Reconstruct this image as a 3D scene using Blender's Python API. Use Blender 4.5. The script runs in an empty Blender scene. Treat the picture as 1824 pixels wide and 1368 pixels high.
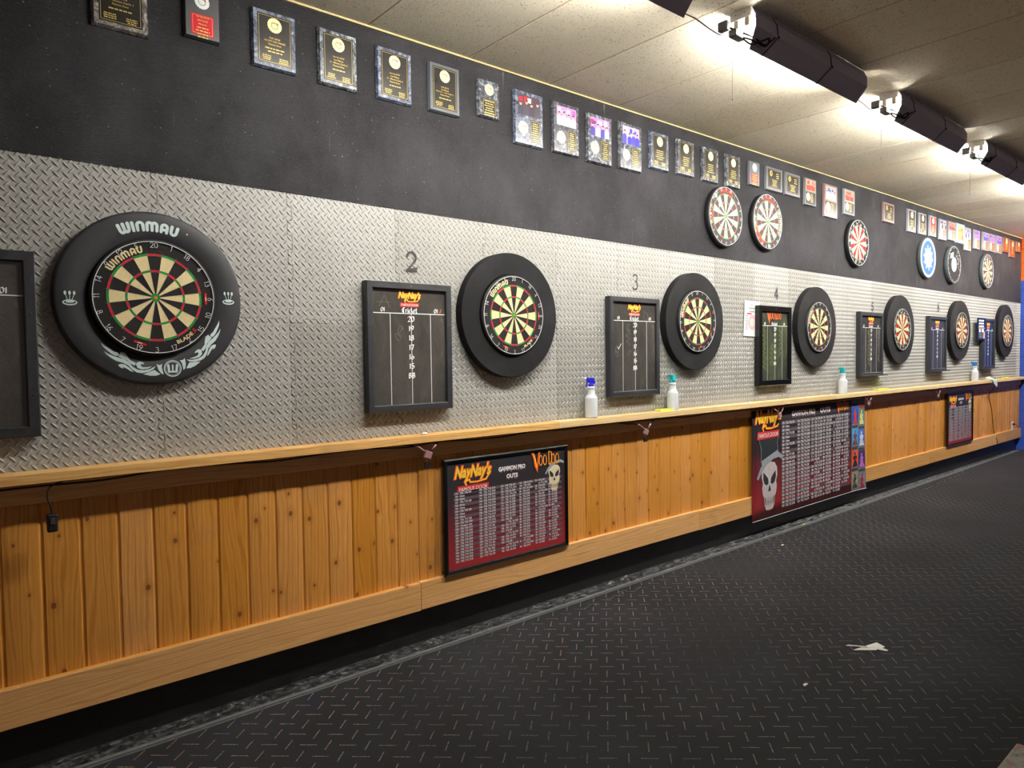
import bpy, math, random
from mathutils import Vector, Matrix
random.seed(7)
PI = math.pi
sc = bpy.context.scene
COL = sc.collection

# ------------------------------------------------------------------ camera
cd = bpy.data.cameras.new('camera')
cam = bpy.data.objects.new('camera', cd)
COL.objects.link(cam)
CAM_Y, CAM_Z = -3.05, 1.49
az, pit, rol = 0.8676624, -0.0384498, -0.0129725
fw = Vector((math.cos(pit)*math.cos(az), math.cos(pit)*math.sin(az), math.sin(pit)))
rt = fw.cross(Vector((0, 0, 1))).normalized()
up = rt.cross(fw)
r2 = rt*math.cos(rol) + up*math.sin(rol)
u2 = -rt*math.sin(rol) + up*math.cos(rol)
m3 = Matrix((r2, u2, -fw)).transposed()
cam.matrix_world = Matrix.Translation((0, CAM_Y, CAM_Z)) @ m3.to_4x4()
cd.sensor_width = 36.0
cd.lens = 1242.383/1824*36.0
cd.clip_start = 0.05
sc.camera = cam

# ------------------------------------------------------------------ world, exposure
wd = bpy.data.worlds.new('dim_room')
sc.world = wd
wd.use_nodes = True
WORLD_STRENGTH = 0.22
bg = wd.node_tree.nodes['Background']
wt = wd.node_tree
_tc = wt.nodes.new('ShaderNodeTexCoord')
_nz = wt.nodes.new('ShaderNodeTexNoise')
_nz.inputs['Scale'].default_value = 2.2
_cr = wt.nodes.new('ShaderNodeValToRGB')
_cr.color_ramp.elements[0].position = 0.38
_cr.color_ramp.elements[0].color = (0.60, 0.47, 0.40, 1)
_cr.color_ramp.elements[1].position = 0.66
_cr.color_ramp.elements[1].color = (1.35, 1.05, 0.92, 1)
wt.links.new(_tc.outputs['Generated'], _nz.inputs['Vector'])
wt.links.new(_nz.outputs['Fac'], _cr.inputs['Fac'])
wt.links.new(_cr.outputs['Color'], bg.inputs['Color'])
bg.inputs['Strength'].default_value = WORLD_STRENGTH
TUBE = 225.0
vs = sc.view_settings
vs.view_transform = 'Standard'
vs.look = 'None'
vs.exposure = 0.12
vs.gamma = 1.0
vs.use_curve_mapping = False

# ------------------------------------------------------------------ materials
def s2l(c):
    return tuple(((v/255)/12.92 if v/255 <= 0.04045 else ((v/255+0.055)/1.055)**2.4) for v in c)

class NT:
    def __init__(s, name):
        s.m = bpy.data.materials.new(name); s.m.use_nodes = True
        s.t = s.m.node_tree; s.b = s.t.nodes['Principled BSDF']
    def n(s, typ, ins=None, **kw):
        x = s.t.nodes.new('ShaderNode'+typ)
        for k, v in kw.items(): setattr(x, k, v)
        for k, v in (ins or {}).items():
            if isinstance(v, bpy.types.NodeSocket): s.t.links.new(v, x.inputs[k])
            else: x.inputs[k].default_value = v
        return x
    def ma(s, op, a, b=0.0, c=0.0):
        return s.n('Math', {0: a, 1: b, 2: c}, operation=op).outputs[0]
    def mix(s, f, a, b):
        x = s.t.nodes.new('ShaderNodeMix'); x.data_type = 'RGBA'
        for k, v in ((0, f), (6, a), (7, b)):
            if isinstance(v, bpy.types.NodeSocket): s.t.links.new(v, x.inputs[k])
            else: x.inputs[k].default_value = v if k == 0 else (*v[:3], 1)
        return x.outputs[2]
    def ramp(s, f, pts):
        x = s.t.nodes.new('ShaderNodeValToRGB'); s.t.links.new(f, x.inputs[0])
        e = x.color_ramp.elements
        while len(e) < len(pts): e.new(0.5)
        for i, (p, c) in enumerate(pts):
            e[i].position = p
            e[i].color = (*c[:3], 1) if not isinstance(c, (int, float)) else (c, c, c, 1)
        return x.outputs[0]
    def obj(s): return s.n('TexCoord').outputs['Object']
    def geo(s): return s.n('NewGeometry').outputs['Position']
    def sepxyz(s, v):
        x = s.n('SeparateXYZ', {0: v}); return x.outputs[0], x.outputs[1], x.outputs[2]
    def comb(s, x, y, z): return s.n('CombineXYZ', {0: x, 1: y, 2: z}).outputs[0]
    def noise(s, v, sc_, d=2.0, r=0.5, dist=0.0):
        return s.n('TexNoise', {'Vector': v, 'Scale': sc_, 'Detail': d, 'Roughness': r, 'Distortion': dist}).outputs['Fac']
    def scale(s, v, k): return s.n('VectorMath', {0: v, 1: k}, operation='MULTIPLY').outputs[0]
    def base(s, c): s.setin('Base Color', c if isinstance(c, bpy.types.NodeSocket) else (*c[:3], 1))
    def setin(s, k, v):
        if isinstance(v, bpy.types.NodeSocket): s.t.links.new(v, s.b.inputs[k])
        else: s.b.inputs[k].default_value = v
    def bump(s, h, st, dist=0.01):
        x = s.n('Bump', {'Height': h, 'Strength': st, 'Distance': dist}); s.t.links.new(x.outputs[0], s.b.inputs['Normal'])

def smat(name, rgb, rough=0.5, var=0.12, sc_=18.0, metal=0.0, spec=0.5, bump=0.0):
    t = NT(name); c = s2l(rgb)
    f = t.noise(t.obj(), sc_, 3)
    lo = tuple(v*(1-var) for v in c); hi = tuple(min(1, v*(1+var)) for v in c)
    t.base(t.mix(f, lo, hi)); t.setin('Roughness', rough); t.setin('Metallic', metal)
    t.setin('Specular IOR Level', spec)
    if bump: t.bump(t.noise(t.obj(), sc_*8, 3), bump, 0.003)
    return t.m

M = {}
M['print_white'] = smat('print_white', (225, 226, 225), 0.5, 0.05)
M['wire_white'] = smat('white_wire', (215, 215, 215), 0.35, 0.05)
M['sisal_black'] = smat('black_sisal', (34, 32, 32), 0.9, 0.45, 160, spec=0.2, bump=0.3)
M['sisal_cream'] = smat('cream_sisal', (232, 212, 160), 0.85, 0.12, 90, spec=0.2, bump=0.2)
M['sisal_red'] = smat('red_sisal', (205, 28, 42), 0.8, 0.12, 90, spec=0.2)
M['sisal_green'] = smat('green_sisal', (18, 140, 55), 0.8, 0.15, 90, spec=0.2)
M['old_cream'] = smat('worn_cream_sisal', (212, 206, 160), 0.85, 0.16, 60, spec=0.2)
M['old_black'] = smat('worn_dark_sisal', (62, 58, 58), 0.9, 0.35, 60, spec=0.2)
M['old_red'] = smat('worn_red_sisal', (196, 66, 48), 0.85, 0.2, 60, spec=0.2)
M['old_green'] = smat('worn_green_sisal', (52, 170, 72), 0.85, 0.2, 60, spec=0.2)
M['wine'] = smat('wine_red_sisal', (120, 26, 36), 0.85, 0.2, 60, spec=0.2)
M['blue_print'] = smat('blue_print', (40, 92, 168), 0.8)
M['wire_grey'] = smat('steel_wire', (150, 145, 140), 0.35, 0.1, metal=0.6)
M['board_side'] = smat('dartboard_side_black', (20, 20, 22), 0.6)
M['board_side_grey'] = smat('dartboard_side_grey', (84, 94, 96), 0.6)
M['foam_surround'] = smat('smooth_black_foam', (43, 43, 46), 0.55, 0.15, 5, spec=0.3)
t = NT('rubber_surround')
o = t.obj()
d1 = t.ramp(t.noise(o, 5, 5, 0.65), [(0.45, 0), (0.75, 1)])
sp = t.ramp(t.noise(o, 140, 2), [(0.68, 0), (0.74, 1)])
c = t.mix(t.ma('MULTIPLY', d1, 0.6), s2l((9, 9, 11)), s2l((36, 35, 40)))
t.base(t.mix(t.ma('MULTIPLY', sp, 0.5), c, s2l((95, 92, 90)))); t.setin('Roughness', 0.8); t.setin('Specular IOR Level', 0.25)
M['rubber'] = t.m
M['seam_dark'] = smat('dark_seam', (20, 18, 18), 0.9)
M['logo_white'] = smat('pale_logo_print', (205, 222, 220), 0.5, 0.06)
M['frame_black'] = smat('painted_wood_frame', (38, 39, 43), 0.45, 0.4, 30, bump=0.25)
M['frame_gloss'] = smat('gloss_black_frame', (16, 16, 17), 0.22, 0.1)
M['screw'] = smat('screw_steel', (120, 120, 125), 0.3, 0.1, metal=0.9)
def slate(name, a, b):
    t = NT(name); o = t.obj()
    f = t.ramp(t.noise(t.scale(o, (1, 1, 0.5)), 7, 6, 0.65, 0.8), [(0.4, 0), (0.75, 1)])
    sp = t.ramp(t.noise(o, 220, 1), [(0.70, 0), (0.75, 1)])
    c = t.mix(t.ma('MULTIPLY', f, 0.55), s2l(a), s2l(b))
    t.base(t.mix(t.ma('MULTIPLY', sp, 0.35), c, s2l((150, 145, 130))))
    t.setin('Roughness', t.ma('MULTIPLY_ADD', f, 0.2, 0.10)); return t.m
M['slate'] = slate('scoreboard_panel', (58, 56, 53), (94, 90, 84))
M['slate_green'] = slate('scoreboard_panel_smeared', (54, 58, 50), (104, 112, 78))
M['slate_blue'] = slate('scoreboard_panel_blue', (44, 44, 50), (62, 63, 72))
M['chalk_white'] = smat('white_marker', (232, 232, 230), 0.6, 0.08)
M['chalk_faint'] = smat('faint_chalk', (130, 128, 120), 0.8, 0.2, 60)
M['chalk_green'] = smat('yellow_green_chalk', (150, 165, 50), 0.8, 0.2, 60)
M['orange'] = smat('orange_print', (240, 95, 25), 0.5, 0.1)
M['yellow'] = smat('yellow_print', (255, 205, 60), 0.5, 0.1)
M['redbox'] = smat('red_label_print', (205, 45, 40), 0.5, 0.08)
M['marker_black'] = smat('black_paint_strokes', (40, 38, 38), 0.5, 0.3, 60)
M['black_plastic'] = smat('black_plastic', (22, 21, 22), 0.45)
M['cable_black'] = smat('black_cable', (18, 16, 15), 0.5)
M['pink_plastic'] = smat('pinkish_plastic', (150, 112, 112), 0.4)
M['white_plastic'] = smat('white_plastic', (228, 226, 218), 0.4, 0.04)
M['mask'] = smat('clear_white_plastic', (205, 215, 205), 0.25, 0.1)
M['brass'] = smat('gold_engraving', (206, 178, 92), 0.35, 0.15, 60, metal=0.3)
M['plate_black'] = smat('black_plaque_plate', (38, 36, 34), 0.22, 0.35, 14)
M['plate_red'] = smat('red_plaque_plate', (200, 28, 50), 0.25, 0.2, 14)
M['plate_brown'] = smat('amber_plaque_plate', (120, 84, 48), 0.25, 0.4, 30)
M['plate_rust'] = smat('rust_plaque_plate', (150, 72, 40), 0.25, 0.3, 20)
M['seal'] = smat('pale_gold_seal', (248, 236, 170), 0.4, 0.06)
M['seal_white'] = smat('white_seal', (240, 240, 240), 0.4, 0.04)
def marble(name, a, b, c3):
    t = NT(name); o = t.geo()
    n = t.noise(o, 22, 6, 0.7, 1.6)
    t.base(t.ramp(n, [(0.36, s2l(a)), (0.52, s2l(b)), (0.66, s2l(c3))])); t.setin('Roughness', 0.22)
    return t.m
M['marble_brown'] = marble('brown_grey_marble', (58, 52, 52), (116, 110, 107), (176, 172, 166))
M['marble_blue'] = marble('blue_grey_marble', (44, 47, 58), (92, 99, 116), (150, 160, 178))
M['marble_silver'] = marble('silver_marble', (38, 40, 44), (110, 117, 124), (190, 197, 204))
M['marble_dark'] = marble('dark_marble', (38, 38, 42), (80, 83, 90), (154, 160, 170))
M['frame_grey'] = smat('satin_grey_plaque', (78, 82, 88), 0.35, 0.2, 8)
M['frame_darkgrey'] = smat('dark_wood_plaque', (52, 52, 54), 0.4, 0.25, 8)
M['frame_silver'] = smat('silver_grey_plaque', (128, 130, 138), 0.3, 0.2, 8)
M['frame_pink'] = smat('rosewood_plaque', (122, 92, 90), 0.3, 0.25, 10)
M['frame_brown'] = smat('brown_plaque', (96, 66, 52), 0.35, 0.25, 10)
M['frame_teal'] = smat('pale_teal_mount', (150, 180, 180), 0.4, 0.1, 10)

def wood(name, lite, mid, dark, vertical, knots=0.5, attr=True, rough=0.42):
    t = NT(name); g = t.geo(); x, y, z = t.sepxyz(g)
    if vertical: a, l = x, z
    else: a, l = z, x
    if attr:
        pid = t.n('Attribute', attribute_name='pid').outputs['Fac']
    else:
        pid = t.ma('MULTIPLY', x, 0.0)
    off = t.ma('MULTIPLY', pid, 7.31)
    v = t.comb(t.ma('MULTIPLY_ADD', a, 1.0, off), t.ma('MULTIPLY', l, 0.10), off)
    w = t.n('TexWave', {'Vector': v, 'Scale': 9.0, 'Distortion': 11.0, 'Detail': 3.0, 'Detail Scale': 1.1, 'Detail Roughness': 0.55}, wave_type='BANDS', bands_direction='X').outputs['Fac']
    fine = t.noise(t.comb(t.ma('MULTIPLY', a, 260.0), t.ma('MULTIPLY', l, 7.0), off), 1.0, 3, 0.6)
    big = t.noise(t.comb(t.ma('ADD', t.ma('MULTIPLY', a, 3.0), off), t.ma('MULTIPLY', l, 2.5), 0.0), 1.0, 3)
    col = t.ramp(w, [(0.0, s2l(mid)), (0.6, s2l(lite)), (0.9, s2l(mid)), (1.0, s2l(tuple((a_+b_)/2 for a_, b_ in zip(mid, dark))))])
    col = t.mix(t.ma('MULTIPLY', t.ramp(fine, [(0.45, 0), (0.8, 1)]), 0.22), col, s2l(dark))
    col = t.mix(t.ramp(big, [(0.35, 0), (0.7, 0.5)]), col, s2l(mid))
    # smudges and wear
    sm = t.noise(t.comb(a if not vertical else x, t.ma('MULTIPLY', l, 1.0), 3.3), 3.0, 4, 0.6)
    col = t.mix(t.ramp(sm, [(0.60, 0), (0.8, 0.30)]), col, s2l((110, 100, 92)))
    if attr:
        pv = t.n('TexWhiteNoise', {'W': pid}, noise_dimensions='1D').outputs['Value']
        hs = t.n('HueSaturation', {'Value': t.ma('MULTIPLY_ADD', pv, 0.26, 0.87), 'Saturation': t.ma('MULTIPLY_ADD', pv, -0.12, 1.05), 'Color': col})
        col = hs.outputs[0]
    # knots
    kv = t.comb(t.ma('ADD', t.ma('MULTIPLY', a, 6.5), off), t.ma('MULTIPLY', l, 4.8), 0.0)
    vo = t.n('TexVoronoi', {'Vector': kv, 'Scale': 1.0, 'Randomness': 0.9}, voronoi_dimensions='2D')
    dist = vo.outputs['Distance']; vc = vo.outputs['Color']
    cr, cg, cb = t.n('SeparateColor', {0: vc}).outputs[0:3]
    on = t.ma('LESS_THAN', cr, knots)
    rad = t.ma('MULTIPLY_ADD', cg, 0.034, 0.030)
    dn = t.ma('DIVIDE', dist, rad)
    k1 = t.ma('MULTIPLY', on, t.ramp(t.ma('MULTIPLY', dn, 0.5), [(0.38, 1), (0.55, 0)]))
    halo = t.ma('MULTIPLY', on, t.ramp(t.ma('MULTIPLY', dn, 0.25), [(0.2, 0.45), (0.9, 0)]))
    col = t.mix(halo, col, s2l(dark))
    col = t.mix(t.ma('MULTIPLY', k1, 0.75), col, s2l((96, 52, 22)))
    t.base(col); t.setin('Roughness', t.ma('MULTIPLY_ADD', fine, 0.15, rough-0.05)); t.setin('Specular IOR Level', 0.4)
    t.bump(t.ma('ADD', t.ma('MULTIPLY', fine, 0.3), t.ma('MULTIPLY', t.noise(t.comb(t.ma('MULTIPLY', a, 14.0), t.ma('MULTIPLY', l, 5.0), off), 1.0, 4, 0.6), 1.0)), 0.35, 0.006)
    return t.m
M['pine_panel'] = wood('varnished_pine_panelling', (219, 156, 76), (206, 139, 58), (168, 102, 36), True, 0.75)
M['pine_rail'] = wood('pine_rail', (224, 174, 108), (214, 158, 90), (186, 126, 62), False, 0.16)
M['pine_shelf_warm'] = wood('honey_pine_shelf', (238, 192, 124), (228, 176, 104), (200, 140, 74), False, 0.06)
M['pine_shelf'] = wood('pale_pine_shelf', (232, 204, 150), (224, 190, 132), (202, 160, 100), False, 0.06)

t = NT('foam_tread_mat')
rn = t.n('ObjectInfo').outputs['Random']
n1 = t.noise(t.geo(), 3.0, 3); n2 = t.noise(t.geo(), 260, 2)
c = t.mix(rn, s2l((150, 149, 143)), s2l((174, 174, 169)))
c = t.mix(t.ramp(n1, [(0.35, 0), (0.75, 0.35)]), c, s2l((148, 143, 134)))
t.base(t.mix(t.ma('MULTIPLY', n2, 0.3), c, s2l((140, 136, 128)))); t.setin('Roughness', 0.42); t.setin('Specular IOR Level', 0.45)
M['mat'] = t.m

t = NT('black_ribbed_fabric')
g = t.geo(); x, y, z = t.sepxyz(g)
rib = t.n('TexWave', {'Vector': t.comb(t.ma('MULTIPLY', x, 0.25), 0.0, z), 'Scale': 55.0, 'Distortion': 3.0, 'Detail': 3.0, 'Detail Scale': 6.0}, wave_type='BANDS', bands_direction='Z').outputs['Fac']
fz = t.noise(g, 420, 2)
cl = t.ramp(t.noise(t.scale(g, (1, 1, 0.7)), 2.2, 6, 0.62), [(0.42, 0), (0.8, 1)])
speck = t.ramp(t.noise(g, 75, 1), [(0.74, 0), (0.76, 1)])
strk = t.ramp(t.noise(t.scale(g, (30, 1, 2.5)), 1.0, 2), [(0.68, 0), (0.76, 1)])
reg = t.ramp(t.noise(g, 1.7, 2), [(0.5, 0), (0.6, 1)])
c = t.mix(rib, s2l((22, 21, 23)), s2l((39, 38, 41)))
c = t.mix(t.ramp(fz, [(0.42, 0), (0.66, 0.6)]), c, s2l((54, 53, 57)))
c = t.mix(t.ma('MULTIPLY', cl, 0.50), c, s2l((84, 83, 88)))
c = t.mix(t.ma('MULTIPLY', t.ma('MULTIPLY', strk, reg), 0.5), c, s2l((150, 150, 150)))
c = t.mix(t.ma('MULTIPLY', speck, 0.6), c, s2l((130, 130, 126)))
t.base(c); t.setin('Roughness', 0.85); t.setin('Specular IOR Level', 0.25)
t.bump(t.ma('ADD', rib, t.ma('MULTIPLY', fz, 0.8)), 0.7, 0.004)
M['fabric'] = t.m

t = NT('black_painted_block')
g = t.geo()
n = t.noise(t.scale(g, (1, 1, 3)), 9, 5, 0.7)
t.base(t.mix(t.ramp(n, [(0.62, 0), (0.78, 0.35)]), s2l((22, 21, 22)), s2l((70, 70, 70)))); t.setin('Roughness', 0.45)
t.bump(n, 0.4, 0.01)
M['kick'] = t.m

t = NT('grey_glue_residue')
g = t.geo()
n = t.noise(t.scale(g, (0.6, 1.6, 1)), 26, 6, 0.7, 0.8)
t.base(t.ramp(n, [(0.44, s2l((20, 20, 21))), (0.54, s2l((48, 49, 51))), (0.70, s2l((122, 124, 127)))])); t.setin('Roughness', 0.35)
t.bump(n, 0.8, 0.01)
M['residue'] = t.m
M['edge_strip'] = smat('grey_carpet_edge', (98, 99, 100), 0.5, 0.3, 30, bump=0.3)

# carpet with woven treadplate dashes
t = NT('black_tread_carpet')
g = t.geo(); x, y, z = t.sepxyz(g)
X = t.ma('DIVIDE', t.ma('SUBTRACT', x, 3.376), 0.114); Y = t.ma('DIVIDE', t.ma('SUBTRACT', y, -1.856), 0.1035)
u = t.ma('SUBTRACT', X, Y); v = t.ma('ADD', X, Y)      # u along (+x,-y), v along (+x,+y)
i = t.ma('ROUND', u); j = t.ma('ROUND', v)
par = t.ma('ABSOLUTE', t.ma('MODULO', t.ma('ADD', i, j), 2.0))
fu = t.ma('ABSOLUTE', t.ma('SUBTRACT', u, i)); fv = t.ma('ABSOLUTE', t.ma('SUBTRACT', v, j))
WD = 0.026
da = t.ma('MULTIPLY', t.ma('LESS_THAN', fv, WD), t.ma('LESS_THAN', fu, 0.43))
db = t.ma('MULTIPLY', t.ma('LESS_THAN', fu, WD), t.ma('LESS_THAN', fv, 0.43))
isb = t.ma('GREATER_THAN', par, 0.5)
dash = t.ma('ADD', t.ma('MULTIPLY', da, t.ma('SUBTRACT', 1.0, isb)), t.ma('MULTIPLY', db, isb))
stit = t.ramp(t.noise(g, 240, 1), [(0.40, 0), (0.55, 1)])
wear = t.ramp(t.noise(g, 1.1, 3), [(0.35, 0.15), (0.62, 1.0)])
dash = t.ma('MULTIPLY', t.ma('MULTIPLY', dash, stit), wear)
hue = t.noise(g, 38, 1)
near = t.n('MapRange', {0: y, 1: -1.1, 2: -0.2, 3: 0.0, 4: 1.0}).outputs[0]
plain = s2l((126, 122, 112))
colr = t.ramp(hue, [(0.38, s2l((120, 130, 190))), (0.46, s2l((170, 165, 150))), (0.56, s2l((190, 100, 90))), (0.66, s2l((150, 170, 110)))])
dc = t.mix(near, plain, colr)
f1 = t.noise(g, 520, 2, 0.7); f2 = t.noise(g, 1.4, 4)
bc = t.mix(f1, s2l((19, 20, 22)), s2l((44, 44, 47)))
bc = t.mix(t.ramp(f2, [(0.4, 0), (0.75, 0.35)]), bc, s2l((54, 54, 58)))
lint = t.ramp(t.noise(g, 95, 1), [(0.77, 0), (0.79, 0.6)])
bc = t.mix(lint, bc, s2l((120, 118, 112)))
t.base(t.mix(dash, bc, dc)); t.setin('Roughness', 0.95); t.setin('Specular IOR Level', 0.15)
t.bump(f1, 0.6, 0.003)
M['carpet'] = t.m

t = NT('acoustic_ceiling_tile')
g = t.geo()
pid = t.n('Attribute', attribute_name='pid').outputs['Fac']
pv = t.n('TexWhiteNoise', {'W': pid}, noise_dimensions='1D').outputs['Value']
c = t.mix(pv, s2l((228, 216, 192)), s2l((238, 230, 210)))
big = t.noise(g, 1.3, 4)
c = t.mix(t.ramp(big, [(0.5, 0), (0.8, 0.4)]), c, s2l((216, 204, 172)))
fis = t.ramp(t.n('TexNoise', {'Vector': g, 'Scale': 62.0, 'Detail': 1.5, 'Roughness': 0.6, 'Distortion': 2.2}).outputs['Fac'], [(0.615, 0), (0.65, 1)])
pin = t.ramp(t.noise(g, 150, 1), [(0.69, 0), (0.73, 1)])
fx = t.ma('MAXIMUM', fis, t.ma('MULTIPLY', pin, 0.7))
t.base(t.mix(t.ma('MULTIPLY', fx, 0.6), c, s2l((92, 80, 60)))); t.setin('Roughness', 0.9); t.setin('Specular IOR Level', 0.2)
t.bump(t.ma('SUBTRACT', t.ma('MULTIPLY', t.noise(g, 120, 3), 0.6), fx), 0.55, 0.004)
M['ceil'] = t.m
M['ceil_joint'] = smat('tan_ceiling_joint', (176, 156, 108), 0.8, 0.2, 4)
M['molding'] = smat('cream_wall_angle', (184, 168, 118), 0.5, 0.15, 6)

def blocks(name, ca, cb_, zsplit):
    t = NT(name); g = t.geo(); x, y, z = t.sepxyz(g)
    br = t.n('TexBrick', {'Vector': t.comb(y, z, 0.0), 'Color1': (1, 1, 1, 1), 'Color2': (0.92, 0.92, 0.92, 1), 'Mortar': (0.6, 0.6, 0.6, 1), 'Scale': 1.0, 'Mortar Size': 0.006, 'Brick Width': 0.4, 'Row Height': 0.2}).outputs['Color']
    top = t.ma('GREATER_THAN', z, zsplit)
    c = t.mix(top, s2l(ca), s2l(cb_))
    mm = t.n('Mix', {0: 1.0, 6: c, 7: br}, data_type='RGBA', blend_type='MULTIPLY').outputs[2]
    t.base(mm); t.setin('Roughness', 0.5); t.bump(t.noise(g, 60, 4), 0.3, 0.004)
    return t.m
M['endwall'] = blocks('blue_orange_block_wall', (42, 78, 176), (238, 100, 10), 2.53)
M['shade'] = smat('matte_grey_light_cover', (190, 188, 214), 0.6, 0.06, 6)
M['housing'] = smat('white_enamel_housing', (225, 220, 212), 0.35, 0.04)
M['socket'] = smat('cream_lamp_socket', (200, 184, 160), 0.4, 0.08)
M['sponge'] = smat('yellow_sponge', (226, 222, 70), 0.9, 0.15, 120, bump=0.5)
M['paper'] = smat('white_paper', (226, 232, 230), 0.7, 0.03)
M['pink_print'] = smat('pink_print', (238, 170, 180), 0.7, 0.1)
M['green_print'] = smat('pale_green_print', (190, 215, 190), 0.7, 0.1)
M['grey_print'] = smat('grey_text_print', (110, 110, 115), 0.7, 0.1)
M['tape'] = smat('dusty_clear_tape', (190, 188, 180), 0.4, 0.12, 60)
t = NT('translucent_bottle_plastic')
t.base(t.mix(t.noise(t.obj(), 10), s2l((225, 232, 236)), s2l((238, 240, 240)))); t.setin('Roughness', 0.35)
t.setin('Transmission Weight', 0.15); t.setin('IOR', 1.2)
M['bottle'] = t.m
M['trig_blue'] = smat('blue_trigger', (32, 30, 190), 0.35)
M['trig_teal'] = smat('teal_trigger', (20, 178, 184), 0.35)
M['trig_sky'] = smat('sky_blue_trigger', (22, 110, 180), 0.35)
t = NT('weathered_painted_tabletop')
g = t.geo()
n = t.noise(g, 14, 6, 0.7, 1.5)
t.base(t.ramp(n, [(0.36, s2l((120, 126, 114))), (0.47, s2l((196, 200, 184))), (0.54, s2l((160, 164, 150))), (0.60, s2l((224, 124, 72))), (0.72, s2l((200, 200, 184)))]))
t.setin('Roughness', 0.3); t.bump(n, 0.4, 0.006)
M['tabletop'] = t.m
def emit(name, col, st):
    t = NT(name); t.base((0.8, 0.8, 0.8))
    t.setin('Emission Color', (*col, 1)); t.setin('Emission Strength', st); return t.m
M['tube'] = emit('lit_fluorescent_tube', (1.0, 0.98, 0.93), TUBE)
def poster_mat(name, z0, z1):
    t = NT(name); o = t.obj(); x, y, z = t.sepxyz(o)
    f = t.n('MapRange', {0: z, 1: z0, 2: z1, 3: 0.0, 4: 1.0}).outputs[0]
    f = t.ma('ADD', f, t.ma('MULTIPLY', t.ma('SUBTRACT', t.noise(o, 6, 3), 0.5), 0.18))
    t.base(t.ramp(f, [(0.02, s2l((156, 44, 48))), (0.30, s2l((118, 36, 42))), (0.62, s2l((52, 36, 42))), (0.80, s2l((40, 38, 42)))])); t.setin('Roughness', 0.45); t.setin('Specular IOR Level', 0.3); return t.m
M['poster'] = poster_mat('black_to_red_print', -0.31, 0.31)
M['banner'] = poster_mat('black_to_red_banner_print', -0.44, 0.44)
M['band'] = smat('grey_row_band', (92, 78, 84), 0.35, 0.1)
M['bone'] = smat('bone_print', (222, 206, 170), 0.45, 0.15, 30)
M['bone_pale'] = smat('pale_skull_print', (196, 186, 184), 0.45, 0.25, 25)
M['hat_grey'] = smat('grey_hat_print', (150, 156, 162), 0.45, 0.2, 20)
M['hat_black'] = smat('black_hat_print', (40, 44, 46), 0.45, 0.35, 40)
M['hollow'] = smat('dark_hollow_print', (44, 44, 48), 0.5, 0.2)
PAL = {}
def pal(rgb):
    k = 'ink_%02x%02x%02x' % rgb
    if k not in PAL: PAL[k] = smat(k, rgb, 0.6, 0.2, 60, spec=0.25)
    return PAL[k]

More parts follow.
